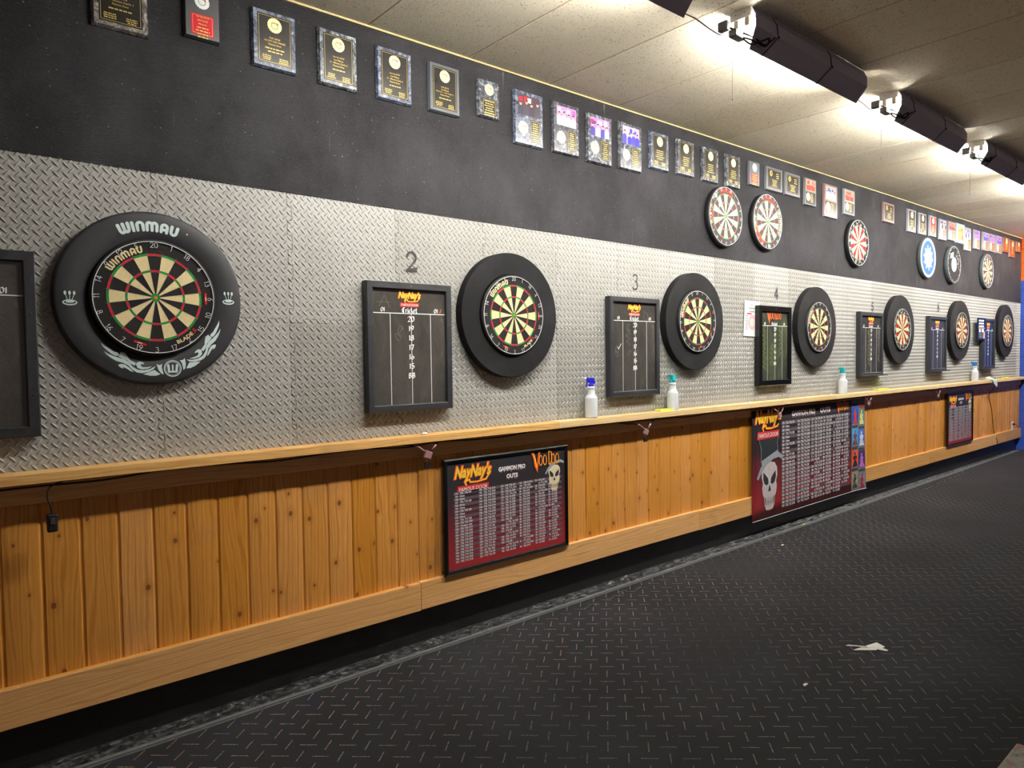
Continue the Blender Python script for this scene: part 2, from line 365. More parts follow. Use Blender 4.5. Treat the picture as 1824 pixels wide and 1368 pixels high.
# ------------------------------------------------------------------ mesh builder
class MB:
    def __init__(s): s.v = []; s.f = []; s.fm = []; s.mats = []; s.warp = None; s.pid = []; s.cur = 0.0; s.sm = []
    def mi(s, m):
        if m not in s.mats: s.mats.append(m)
        return s.mats.index(m)
    def add(s, vs_, fs, m, smooth=False):
        b = len(s.v); s.v += [tuple(p) for p in vs_]; k = s.mi(m)
        for f in fs: s.f.append(tuple(b+i for i in f)); s.fm.append(k); s.sm.append(smooth)
        s.pid += [s.cur]*len(vs_)
    def box(s, x0, x1, y0, y1, z0, z1, m):
        s.add([(x0, y0, z0), (x1, y0, z0), (x1, y1, z0), (x0, y1, z0), (x0, y0, z1), (x1, y0, z1), (x1, y1, z1), (x0, y1, z1)],
              [(0, 3, 2, 1), (4, 5, 6, 7), (0, 1, 5, 4), (1, 2, 6, 5), (2, 3, 7, 6), (3, 0, 4, 7)], m)
    def flat(s, pts, y, m):
        """filled outline in the x-z plane facing -y"""
        if s.warp: pts = [s.warp(*p) for p in pts]
        s.k = (getattr(s, 'k', 0)+1) % 55; y -= s.k*6e-6
        a = sum(pts[i][0]*pts[(i+1) % len(pts)][1]-pts[(i+1) % len(pts)][0]*pts[i][1] for i in range(len(pts)))
        if a < 0: pts = pts[::-1]
        s.add([(p[0], y, p[1]) for p in pts], [tuple(range(len(pts)))], m)
    def rect(s, x0, x1, z0, z1, y, m): s.flat([(x0, z0), (x1, z0), (x1, z1), (x0, z1)], y, m)
    def disc(s, cx, cz, rx, y, m, rz=None, n=20, a0=0):
        rz = rz or rx
        s.flat([(cx+rx*math.cos(a0+2*PI*i/n), cz+rz*math.sin(a0+2*PI*i/n)) for i in range(n)], y, m)
    def arc(s, cx, cz, r0, r1, a0, a1, y, m, n=4):
        """ring sector, angles clockwise from top"""
        for i in range(n):
            p, q = a0+(a1-a0)*i/n, a0+(a1-a0)*(i+1)/n
            s.flat([(cx+r0*math.sin(p), cz+r0*math.cos(p)), (cx+r1*math.sin(p), cz+r1*math.cos(p)),
                    (cx+r1*math.sin(q), cz+r1*math.cos(q)), (cx+r0*math.sin(q), cz+r0*math.cos(q))], y, m)
    def stroke(s, pts, w, y, m, cap=True):
        h = w/2
        for (a, b) in zip(pts, pts[1:]):
            dx, dz = b[0]-a[0], b[1]-a[1]; L = math.hypot(dx, dz) or 1e-6
            nx, nz = -dz/L*h, dx/L*h
            k = max(1, int(L/(4*w))) if s.warp else 1
            for i in range(k):
                p = (a[0]+dx*i/k, a[1]+dz*i/k); q = (a[0]+dx*(i+1)/k, a[1]+dz*(i+1)/k)
                s.flat([(p[0]-nx, p[1]-nz), (q[0]-nx, q[1]-nz), (q[0]+nx, q[1]+nz), (p[0]+nx, p[1]+nz)], y, m)
        if cap:
            for p in pts: s.disc(p[0], p[1], h, y, m, n=8)
    def nib(s, pts, nx, nz, y, m):
        for (a, b) in zip(pts, pts[1:]):
            s.flat([(a[0]-nx, a[1]-nz), (b[0]-nx, b[1]-nz), (b[0]+nx, b[1]+nz), (a[0]+nx, a[1]+nz)], y, m)
    def prism(s, prof, x0, x1, m, closed=True, caps=True):
        """profile of (y,z) swept along x"""
        n = len(prof)
        s.add([(x0, p[0], p[1]) for p in prof]+[(x1, p[0], p[1]) for p in prof],
              [(i, (i+1) % n, n+(i+1) % n, n+i) for i in range(n if closed else n-1)] + ([tuple(range(n))[::-1], tuple(range(n, 2*n))] if caps and closed else []), m)
    def lathe(s, prof, m, n=32, axis='Y', o=(0, 0, 0), smooth=True, caps=True):
        vs_ = []
        for r, h in prof:
            for i in range(n):
                a = 2*PI*i/n
                if axis == 'Y': vs_.append((o[0]+r*math.cos(a), o[1]+h, o[2]+r*math.sin(a)))
                elif axis == 'X': vs_.append((o[0]+h, o[1]+r*math.cos(a), o[2]+r*math.sin(a)))
                else: vs_.append((o[0]+r*math.cos(a), o[1]+r*math.sin(a), o[2]+h))
        fs = []
        for k in range(len(prof)-1):
            for i in range(n):
                j = (i+1) % n
                fs.append((k*n+i, k*n+j, (k+1)*n+j, (k+1)*n+i))
        if caps and prof[0][0] > 1e-6: fs.append(tuple(range(n))[::-1])
        if caps and prof[-1][0] > 1e-6: fs.append(tuple((len(prof)-1)*n+i for i in range(n)))
        s.add(vs_, fs, m, smooth)
    def tube(s, pts, r, m, n=8, smoothpts=True):
        P = [Vector(p) for p in pts]
        if smoothpts and len(P) > 2:
            Q = []
            for i in range(len(P)-1):
                p0, p1, p2, p3 = P[max(i-1, 0)], P[i], P[i+1], P[min(i+2, len(P)-1)]
                for k in range(5):
                    t_ = k/5
                    Q.append(0.5*((2*p1)+(p2-p0)*t_+(2*p0-5*p1+4*p2-p3)*t_**2+(3*p1-p0-3*p2+p3)*t_**3))
            Q.append(P[-1]); P = Q
        vs_ = []; prev = None
        for i, p in enumerate(P):
            d = (P[min(i+1, len(P)-1)]-P[max(i-1, 0)])
            d = d.normalized() if d.length > 1e-9 else Vector((0, 0, 1))
            if prev is None:
                a = d.cross(Vector((0, 0, 1)))
                if a.length < 0.1: a = d.cross(Vector((1, 0, 0)))
            else: a = prev - d*prev.dot(d)
            a.normalize(); b = d.cross(a); prev = a
            for k in range(n):
                t_ = 2*PI*k/n; vs_.append(p+a*(r*math.cos(t_))+b*(r*math.sin(t_)))
        fs = []
        for i in range(len(P)-1):
            for k in range(n):
                fs.append((i*n+k, i*n+(k+1) % n, (i+1)*n+(k+1) % n, (i+1)*n+k))
        fs.append(tuple(range(n))[::-1]); fs.append(tuple((len(P)-1)*n+k for k in range(n)))
        s.add(vs_, fs, m, True)
    def text(s, body, x, z, size, y, m, align='CENTER', bold=0.0, shear=0.0, sx=1.0, space=1.0, line=1.0):
        vs_, fs = textgeo(body, align, bold, shear, space, line)
        if s.warp: pts = [s.warp(x+v[0]*size*sx, z+v[1]*size) for v in vs_]
        else: pts = [(x+v[0]*size*sx, z+v[1]*size) for v in vs_]
        s.add([(p[0], y, p[1]) for p in pts], fs, m)
    def build(s, name, parent=None, loc=None, pid=False, bevel=0.0, recalc=False):
        me = bpy.data.meshes.new(name)
        me.from_pydata(s.v, [], s.f)
        for m in s.mats: me.materials.append(m)
        me.polygons.foreach_set('material_index', s.fm)
        me.polygons.foreach_set('use_smooth', s.sm)
        if pid:
            a = me.attributes.new('pid', 'FLOAT', 'POINT'); a.data.foreach_set('value', s.pid)
        me.update()
        if recalc:
            import bmesh
            b = bmesh.new(); b.from_mesh(me); bmesh.ops.recalc_face_normals(b, faces=b.faces); b.to_mesh(me); b.free()
        o = bpy.data.objects.new(name, me); COL.objects.link(o)
        if parent: o.parent = parent
        if loc: o.location = loc
        if bevel:
            mo = o.modifiers.new('bevel', 'BEVEL'); mo.width = bevel; mo.segments = 2; mo.limit_method = 'ANGLE'
        return o

_tg = {}
def textgeo(body, align, bold, shear, space, line):
    k = (body, align, bold, shear, space, line)
    if k in _tg: return _tg[k]
    cu = bpy.data.curves.new('t', 'FONT'); cu.body = body; cu.size = 1.0; cu.align_x = align; cu.offset = bold; cu.shear = shear
    cu.space_character = space; cu.space_line = line; cu.resolution_u = 2; cu.fill_mode = 'FRONT'
    ob = bpy.data.objects.new('t', cu)
    me = bpy.data.meshes.new_from_object(ob)
    vs_ = [(v.co.x, v.co.y) for v in me.vertices]
    fs = []
    for p in me.polygons:
        q = list(p.vertices)
        a = sum(vs_[q[i]][0]*vs_[q[(i+1) % len(q)]][1]-vs_[q[(i+1) % len(q)]][0]*vs_[q[i]][1] for i in range(len(q)))
        fs.append(tuple(q if a > 0 else q[::-1]))
    bpy.data.objects.remove(ob); bpy.data.curves.remove(cu); bpy.data.meshes.remove(me)
    _tg[k] = (vs_, fs); return _tg[k]

def empty(name, loc, label, cat, group=None):
    o = bpy.data.objects.new(name, None); COL.objects.link(o); o.location = loc; o.empty_display_size = 0.05
    tag(o, label, cat, group); return o
def tag(o, label, cat, group=None):
    o['label'] = label; o['category'] = cat
    if group: o['group'] = group
    return o
def struct(o): o['kind'] = 'structure'; return o

def A(cx, cz, r, a0, a1, n=8, rz=None):
    """arc points, degrees counter-clockwise from +x"""
    rz = rz or r
    return [(cx+r*math.cos(math.radians(a0+(a1-a0)*i/n)), cz+rz*math.sin(math.radians(a0+(a1-a0)*i/n))) for i in range(n+1)]
G = {  # stroke glyphs in a box 1 high: (width, polylines)
 '0': (.62, [A(.31, .5, .27, 0, 360, 16, .46)]),
 '1': (.34, [[(.05, .8), (.2, .96), (.2, .04)]]),
 '2': (.6, [A(.3, .7, .25, 170, -30, 9)+[(.06, .05), (.56, .05)]]),
 '3': (.58, [A(.27, .73, .22, 150, -80, 8)+A(.27, .28, .26, 80, -150, 8)]),
 '4': (.6, [[(.44, .03), (.44, .96), (.05, .33), (.58, .33)]]),
 '5': (.58, [[(.5, .95), (.13, .95), (.1, .55)]+A(.27, .32, .27, 110, -150, 8)]),
 '6': (.6, [[(.45, .95), (.2, .72)]+A(.3, .3, .25, 150, 510, 14)]),
 '7': (.55, [[(.04, .94), (.52, .94), (.2, .03)]]),
 '8': (.58, [A(.29, .72, .2, 0, 360, 12, .22), A(.29, .27, .25, 0, 360, 12, .24)]),
 '9': (.6, [[(.15, .05), (.42, .3)]+A(.3, .7, .25, -30, 330, 14)]),
 'C': (.62, [A(.36, .5, .3, 50, 310, 12, .46), [(.33, .92), (.33, .08)]]),
 'r': (.42, [[(.1, .62), (.16, .55), (.16, .05)], [(.16, .45), (.3, .62), (.4, .55)]]),
 'i': (.26, [[(.06, .58), (.14, .6), (.14, .08), (.24, .04)], [(.1, .84), (.18, .8)]]),
 'c': (.42, [A(.24, .32, .17, 50, 310, 8, .28)]),
 'k': (.46, [[(.1, .95), (.1, .05)], [(.4, .6), (.12, .32), (.42, .03)]]),
 'e': (.44, [[(.08, .3), (.38, .4)]+A(.24, .34, .16, 30, 320, 8, .28)]),
 't': (.36, [[(.16, .88), (.16, .1), (.3, .04)], [(.03, .62), (.32, .62)]]),
 'B': (.62, [[(.12, .95), (.12, .05)], [(.12, .95), (.42, .93), (.5, .74), (.38, .54), (.14, .52)], [(.3, .52), (.52, .44), (.54, .2), (.4, .05), (.1, .05)]]),
 'O': (.64, [A(.32, .5, .27, 0, 360, 14, .46)]),
}
def gstr(mb, s, x, z, h, y, m, w=None, nib=None, align=0.5, space=0.06, rot=None):
    tot = sum(G[c][0]+space if c in G else 0.3 for c in s)*h
    cx = x-tot*align
    for c in s:
        if c not in G: cx += 0.3*h; continue
        for pl in G[c][1]:
            pts = [(cx+p[0]*h, z+p[1]*h) for p in pl]
            if rot: pts = [rot(*p) for p in pts]
            if nib: mb.nib(pts, nib[0], nib[1], y, m)
            else: mb.stroke(pts, w, y, m, cap=w > 0.0015)
        cx += (G[c][0]+space)*h

WIN = [  # heavy rounded letters, box 1 high
 (1.15, [[(.16, .95), (.17, .42)]+A(.37, .36, .2, 190, 340, 6, .26)+[(.57, .42), (.57, .95)], [(.57, .42)]+A(.77, .36, .2, 200, 350, 6, .26)+[(.98, .42), (.98, .95)]]),
 (.42, [[(.2, .1), (.2, .93)]]),
 (.86, [[(.16, .1), (.17, .58)]+A(.42, .62, .25, 170, 10, 6, .28)+[(.67, .58), (.67, .1)]]),
 (1.28, [[(.16, .1), (.17, .6)]+A(.38, .64, .21, 170, 10, 6, .26)+[(.6, .6), (.6, .1)], [(.6, .6)]+A(.82, .64, .21, 170, 10, 6, .26)+[(1.04, .6), (1.04, .1)]]),
 (.88, [[(.16, .1), (.17, .58)]+A(.42, .62, .25, 170, 10, 6, .28)+[(.67, .58), (.67, .1)], [(.2, .36), (.66, .36)]]),
 (.84, [[(.17, .93), (.17, .45)]+A(.42, .38, .25, 190, 350, 6, .28)+[(.67, .45), (.67, .93)]]),
]
def winmau(mb, h, y, m, w=0.27):
    tot = sum(g[0] for g in WIN)*h; x = -tot/2
    for wd_, pls in WIN:
        for pl in pls: mb.stroke([(x+p[0]*h, p[1]*h) for p in pl], w*h, y, m)
        x += wd_*h
def arcwarp(R, cx=0, cz=0, rot=0.0, inner=False):
    def f(x, z):
        a = x/R+rot; r = R+z
        return (cx+r*math.sin(a), cz+r*math.cos(a))
    return f

# ------------------------------------------------------------------ room shell
XL, XR, YF = -2.6, 12.56, -8.5
ZC = lambda x: 3.085+0.0058*x
b = MB()
b.box(XL, XR+.2, 0.03, 0.25, -0.1, 3.5, M['kick'])
wall = struct(b.build('wall_left'))
b = MB(); y = -0.001
b.add([(XL, y, 2.244+.01), (XR, y, 2.196), (XR, y, ZC(XR)), (XL, y, ZC(XL)), (XL, .03, 2.254), (XR, .03, 2.196), (XR, .03, ZC(XR)), (XL, .03, ZC(XL))],
      [(0, 1, 2, 3), (0, 4, 5, 1), (3, 2, 6, 7), (0, 3, 7, 4), (1, 5, 6, 2)], M['fabric'])
b.build('fabric_covering', wall)
# treadplate foam tiles
TW, TH = 0.555, 0.592
b = MB()
b.box(0, TW, 0.0028, 0.03, 0, TH, M['mat'])
def lozenge(cx, cz, ang, L=0.0162, W=0.0043, H=0.0036):
    ca, sa = math.cos(ang), math.sin(ang)
    out = [(-1, 0), (-.55, -.72), (0, -1), (.55, -.72), (1, 0), (.55, .72), (0, 1), (-.55, .72)]
    vs_ = []
    for k, (sx, sw, h) in enumerate(((1, 1, 0), (.8, .55, .75), (.5, .06, 1.0))):
        for p in out:
            a, c_ = p[0]*L*sx, p[1]*W*sw
            vs_.append((cx+a*ca-c_*sa, 0.0028-h*H, cz+a*sa+c_*ca))
    fs = []
    for k in (0, 1):
        for i in range(8):
            j = (i+1) % 8; fs.append((k*8+i, k*8+j, (k+1)*8+j, (k+1)*8+i))
    fs.append(tuple(range(16, 24)))
    return vs_, fs
NX, NZ = 17, 16
px_, pz_ = TW/NX, TH/NZ
for iz in range(NZ):
    for ix in range(NX):
        for (ox, oz, an) in ((.25, .25, -PI/4), (.75, .75, PI/4)):
            v_, f_ = lozenge((ix+ox)*px_, (iz+oz)*pz_, an)
            b.add(v_, f_, M['mat'], True)
# interlocking joint drawn as dark fine cuts along two edges
zz = 0.0
for k in range(9):
    dz = TH/9
    e0 = 0.0015 if k % 2 == 0 else 0.022
    b.rect(e0-.0009, e0+.0009, k*dz, (k+1)*dz, 0.0022, M['seam_dark'])
    b.rect(0.0015, 0.022, k*dz-.0007, k*dz+.0007, 0.0022, M['seam_dark'])
for k in range(9):
    e0 = 0.0015 if k % 2 == 0 else 0.018
    b.rect(k*dz, (k+1)*dz, e0-.0006, e0+.0006, 0.0022, M['seam_dark'])
tile = b.build('foam_tile', wall)
first = True
XM0 = 0.722-TW*6
col = 0
x = XM0
while x < XR-0.02:
    for r in range(2):
        if first: t_ = tile; first = False
        else:
            t_ = tile.copy(); COL.objects.link(t_); t_.parent = wall
        t_.location = (x, 0, 1.065+TH*r)
        if x+TW > XR: t_.scale.x = (XR-x)/TW
    x += TW
# lower panelling
b = MB(); PW = 0.1247; k = 0
x = 0.441-PW*24
while x < XR-.02:
    x1 = min(x+PW, XR); b.cur = float(k)
    cup = random.uniform(-0.0006, 0.0034); n = 6
    prof = [(x, 0.005), (x+.002, 0.005), (x+.008, 0.0)]
    for i in range(1, n): 
        u_ = i/n; prof.append((x+.008+(x1-x-.016)*u_, -cup*4*u_*(1-u_)))
    prof += [(x1-.008, 0.0), (x1-.002, 0.005), (x1, 0.005)]
    vs_ = [(p[0], p[1], 0.18) for p in prof]+[(p[0], p[1], 1.07) for p in prof]; m_ = len(prof)
    b.add(vs_, [(i, i+1, m_+i+1, m_+i) for i in range(m_-1)], M['pine_panel'], False)
    x = x1; k += 1
b.add([(XL, .03, .18), (XR, .03, .18), (XR, .03, 1.07), (XL, .03, 1.07), (XL, .006, .18), (XR, .006, .18)], [(0, 1, 5, 4)], M['pine_panel'])
pan = b.build('wood_panelling', wall, pid=True)
# rails
def rail(name, z0, z1, y0, y1, mt, joints, wob=0.0):
    b = MB(); xs = [XL]+joints+[XR]
    for i in range(len(xs)-1):
        b.cur = 3.0+i*2.7; dz = random.uniform(-wob, wob)
        b.box(xs[i], xs[i+1]-.0015, y0, y1, z0+dz, z1+dz, mt)
    return b.build(name, pid=True, bevel=0.003)
struct(rail('trim_1', 0.190, 0.335, -0.028, 0.004, M['pine_rail'], [1.93, 4.37, 6.9, 8.9, 10.2, 11.4], 0.003))
struct(rail('trim_2', 0.982, 1.064, -0.022, 0.0, M['pine_rail'], [3.2, 6.1, 9.0], 0.0))
b = MB(); b.prism([(-.010, 0), (-.010, -.009), (0, -.009), (0, 0)], 0, 1, M['molding'])
b.v = [(XL+(XR-XL)*p[0], p[1]-.001, p[2]+ZC(XL+(XR-XL)*p[0])) for p in b.v]
struct(b.build('trim_3'))
b = MB()
for (xa, xb, ya, yb) in ((XL, 6.0, -.088, -.088), (6.0, 12.45, -.088, -.01)):
    for w0, w1, h in ((0, -.022, .007), (-.028, -.034, .004)):
        b.add([(xa, ya+w0, 0), (xb, yb+w0, 0), (xb, yb+w1, 0), (xa, ya+w1, 0), (xa, ya+w0, h), (xb, yb+w0, h), (xb, yb+w1, h), (xa, ya+w1, h)],
              [(4, 7, 6, 5), (3, 2, 6, 7), (0, 4, 5, 1), (0, 3, 7, 4), (1, 5, 6, 2)], M['edge_strip'])
struct(b.build('trim_4', recalc=True))
# shelf
shelf = tag(bpy.data.objects.new('wall_shelf', None), 'long narrow pale pine ledge running along the wall under the scoreboards', 'shelf')
COL.objects.link(shelf); shelf.location = (0, 0, 1.065)
xs = [XL, 2.87, 6.42, 9.6, XR]
for i in range(4):
    b = MB(); b.cur = 11.0+i*3.1
    b.box(xs[i], xs[i+1]-.001, -0.092, 0.002, -.001 if i == 0 else 0.0, 0.036+(.003 if i == 1 else 0), M['pine_shelf_warm' if i == 0 else 'pine_shelf'])
    b.build('shelf_board', shelf, pid=True, bevel=0.002)
# ceiling
b = MB()
x = 1.10-0.6*7; k = 0
while x < XR:
    x1 = min(x+.6, XR); b.cur = float(k)
    a0, a1 = x+.005, x1-.005
    b.add([(a0, YF, ZC(a0)), (a1, YF, ZC(a1)), (a1, 0.03, ZC(a1)), (a0, .03, ZC(a0)), (a0-.005, YF, ZC(a0)+.01), (a1+.005, YF, ZC(a1)+.01), (a1+.005, 0.03, ZC(a1)+.01), (a0-.005, .03, ZC(a0)+.01)],
          [(0, 3, 2, 1), (0, 4, 7, 3), (1, 2, 6, 5)], M['ceil'])
    x += .6; k += 1
b.add([(XL, YF, ZC(XL)+.0015), (XR, YF, ZC(XR)+.0015), (XR, .03, ZC(XR)+.0015), (XL, .03, ZC(XL)+.0015)], [(0, 3, 2, 1)], M['ceil_joint'])
b.box(XL-1.6, XR+.2, YF, .25, 3.2, 3.3, M['ceil_joint'])
struct(b.build('ceiling', pid=True))
b = MB(); b.box(XL-1, XR+.2, YF, 0.03, -0.1, 0.0, M['carpet'])
floor = struct(b.build('floor'))
# glue residue between carpet edge and kick wall
b = MB(); nx, ny = 900, 7
vs_ = []
for i in range(nx+1):
    xx = XL+(12.4-XL)*i/nx
    wdt = 0.085 if xx < 6 else 0.085-0.075*(xx-6)/6.5
    for j in range(ny+1):
        yy = 0.03-(wdt+.03)*j/ny
        h = 0.002+0.012*random.random()**2.5*(0.3+0.7*math.sin(PI*min(1, (j+.6)/ny)))
        vs_.append((xx+random.uniform(-.004, .004), yy+random.uniform(-.004, .004) if 0 < j < ny else yy, h if 0 < j < ny else 0.001))
b.add(vs_, [(i*(ny+1)+j, i*(ny+1)+j+1, (i+1)*(ny+1)+j+1, (i+1)*(ny+1)+j) for i in range(nx) for j in range(ny)], M['residue'], False)
b.build('glue_residue', floor, recalc=True)
b = MB(); b.box(XR, XR+.2, YF, 0.03, -0.1, 3.2, M['endwall'])
struct(b.build('wall_right'))

# ------------------------------------------------------------------ print helpers
def fit(mb, body, cx, z, w, h, y, m, bold=0.0, shear=0.0):
    v, f = textgeo(body, 'LEFT', bold, shear, 1.0, 1.0)
    xs = [p[0] for p in v]; zs = [p[1] for p in v]
    x0, x1, z0, z1 = min(xs), max(xs), min(zs), max(zs)
    if h is None: h = w*(z1-z0)/(x1-x0)
    if w is None: w = h*(x1-x0)/(z1-z0)
    pts = [(cx+((p[0]-x0)/(x1-x0)-.5)*w, z+(p[1]-z0)/(z1-z0)*h) for p in v]
    if mb.warp: pts = [mb.warp(*p) for p in pts]
    mb.add([(p[0], y, p[1]) for p in pts], f, m)
    return h
def naynay(mb, cx, z, w, y):
    """orange and yellow script logo over a red name bar; z = bottom of the bar"""
    bh = w*.15
    mb.flat([(cx-w*.42, z), (cx+w*.40, z+w*.01), (cx+w*.42, z+bh), (cx-w*.40, z+bh)], y, M['redbox'])
    fit(mb, 'FAMOUS DOOR', cx, z+bh*.22, w*.74, bh*.56, y-.0004, M['print_white'], 0.012, 0.15)
    zb = z+bh+w*.015
    sw = [(cx-.18*w, zb-.005*w), (cx-.22*w, zb+.06*w), (cx-.10*w, zb+.10*w), (cx-.08*w, zb+.04*w), (cx+.1*w, zb+.03*w), (cx+.34*w, zb+.06*w), (cx+.40*w, zb+.13*w)]
    mb.stroke(sw, w*.05, y-.0002, M['orange']); mb.stroke(sw, w*.022, y-.0008, M['yellow'])
    fit(mb, "NayNay's", cx, zb+.05*w, w*1.02, w*.38, y-.0004, M['orange'], 0.095, 0.32)
    fit(mb, "NayNay's", cx, zb+.072*w, w*.96, w*.33, y-.0012, M['yellow'], 0.035, 0.32)
def voodoo(mb, cx, z, w, y, glow=True):
    h = w*.36; x = cx-w/2
    def ring(px, pw, ph, pz, m, t_, yy): mb.stroke([(px+pw/2*math.cos(2*PI*i/14), pz+ph/2+ph/2*math.sin(2*PI*i/14)) for i in range(15)], t_, yy, m)
    mb.flat([(x-.02*w, z+h*.95), (x+.06*w, z+h*1.02), (x+.11*w, z+h*.8), (x+.18*w, z+h*.15), (x+.2*w, z+h*.5), (x+.22*w, z+h*.92), (x+.30*w, z+h*1.0), (x+.25*w, z+h*.55), (x+.19*w, z-h*.42), (x+.12*w, z-h*.02), (x+.1*w, z+h*.02), (x+.07*w, z+h*.5), (x+.03*w, z+h*.8)], y, M['orange'])
    if glow: mb.flat([(x+.06*w, z+h*.9), (x+.10*w, z+h*.8), (x+.185*w, z-h*.1), (x+.15*w, z+h*.0), (x+.1*w, z+h*.5)], y-.0005, M['yellow'])
    for px, k in ((.30, 0), (.438, 0), (.708, 0), (.846, 0)):
        ring(x+px*w, w*.105, h*.66, z+h*.05, M['orange'], w*.029, y)
        if glow: ring(x+px*w, w*.105, h*.66, z+h*.05, M['yellow'], w*.011, y-.0005)
    D = [(x+.565*w, z+h*.98), (x+.572*w, z+h*.04), (x+.63*w, z+h*.08), (x+.67*w, z+h*.4), (x+.65*w, z+h*.85), (x+.53*w, z+h*1.02)]
    mb.stroke(D, w*.032, y, M['orange'])
    if glow: mb.stroke(D, w*.014, y-.0005, M['yellow'])
def skull(mb, cx, z, h, y, bone, hat, brimw=.55, crown=0.0, tilt=.18):
    S = [(0, 0), (.13, .015), (.185, .10), (.21, .26), (.27, .36), (.29, .48), (.26, .58), (.31, .70), (.30, .86), (.2, .97), (0, 1.0)]
    out = S + [(-p[0], p[1]) for p in S[::-1][1:-1]]
    q = lambda p: (cx+p[0]*h, z+p[1]*h)
    mb.flat([q(p) for p in out], y, bone)
    for s_ in (-1, 1):
        mb.flat([q((s_*p[0], p[1])) for p in ((.04, .56), (.06, .66), (.14, .73), (.24, .80), (.25, .66), (.2, .56), (.11, .52))], y-.0004, M['hollow'])
        mb.flat([q((s_*p[0], p[1])) for p in ((.20, .30), (.155, .26), (.13, .12), (.155, .12))], y-.0004, M['hollow'])
    mb.flat([q(p) for p in ((0, .54), (.05, .42), (.04, .37), (.01, .40), (-.01, .40), (-.04, .37), (-.05, .42))], y-.0004, M['hollow'])
    mb.stroke([q((-.13, .20)), q((0, .17)), q((.13, .20))], h*.008, y-.0004, M['hollow'], False)
    for i in range(-4, 5): mb.stroke([q((i*.028, .26)), q((i*.026, .11))], h*.006, y-.0004, M['hollow'], False)
    if crown:
        mb.flat([q(p) for p in ((-.30, .93), (-.33, 1.28), (-.42, crown), (.36, crown+.16), (.30, 1.4), (.34, 1.10))], y-.0006, hat)
        mb.stroke([q(p) for p in ((-.33, 1.0), (-.33, 1.28), (-.42, crown), (.36, crown+.16), (.30, 1.4), (.34, 1.15))], h*.014, y-.0008, M['hat_grey'], False)
        mb.flat([q(p) for p in ((-.305, .93), (-.315, 1.04), (.335, 1.22), (.34, 1.10))], y-.0009, M['hat_grey'])
    br = [(-.50, .70), (-.44, .66), (-.30, .82), (-.1, .95), (.14, 1.04), (.36, 1.06), (.50, 1.00), (.52, 1.08), (.36, 1.17), (.1, 1.15), (-.16, 1.06), (-.36, .90)]
    mb.flat([q(p) for p in br], y-.001, M['hat_grey'])

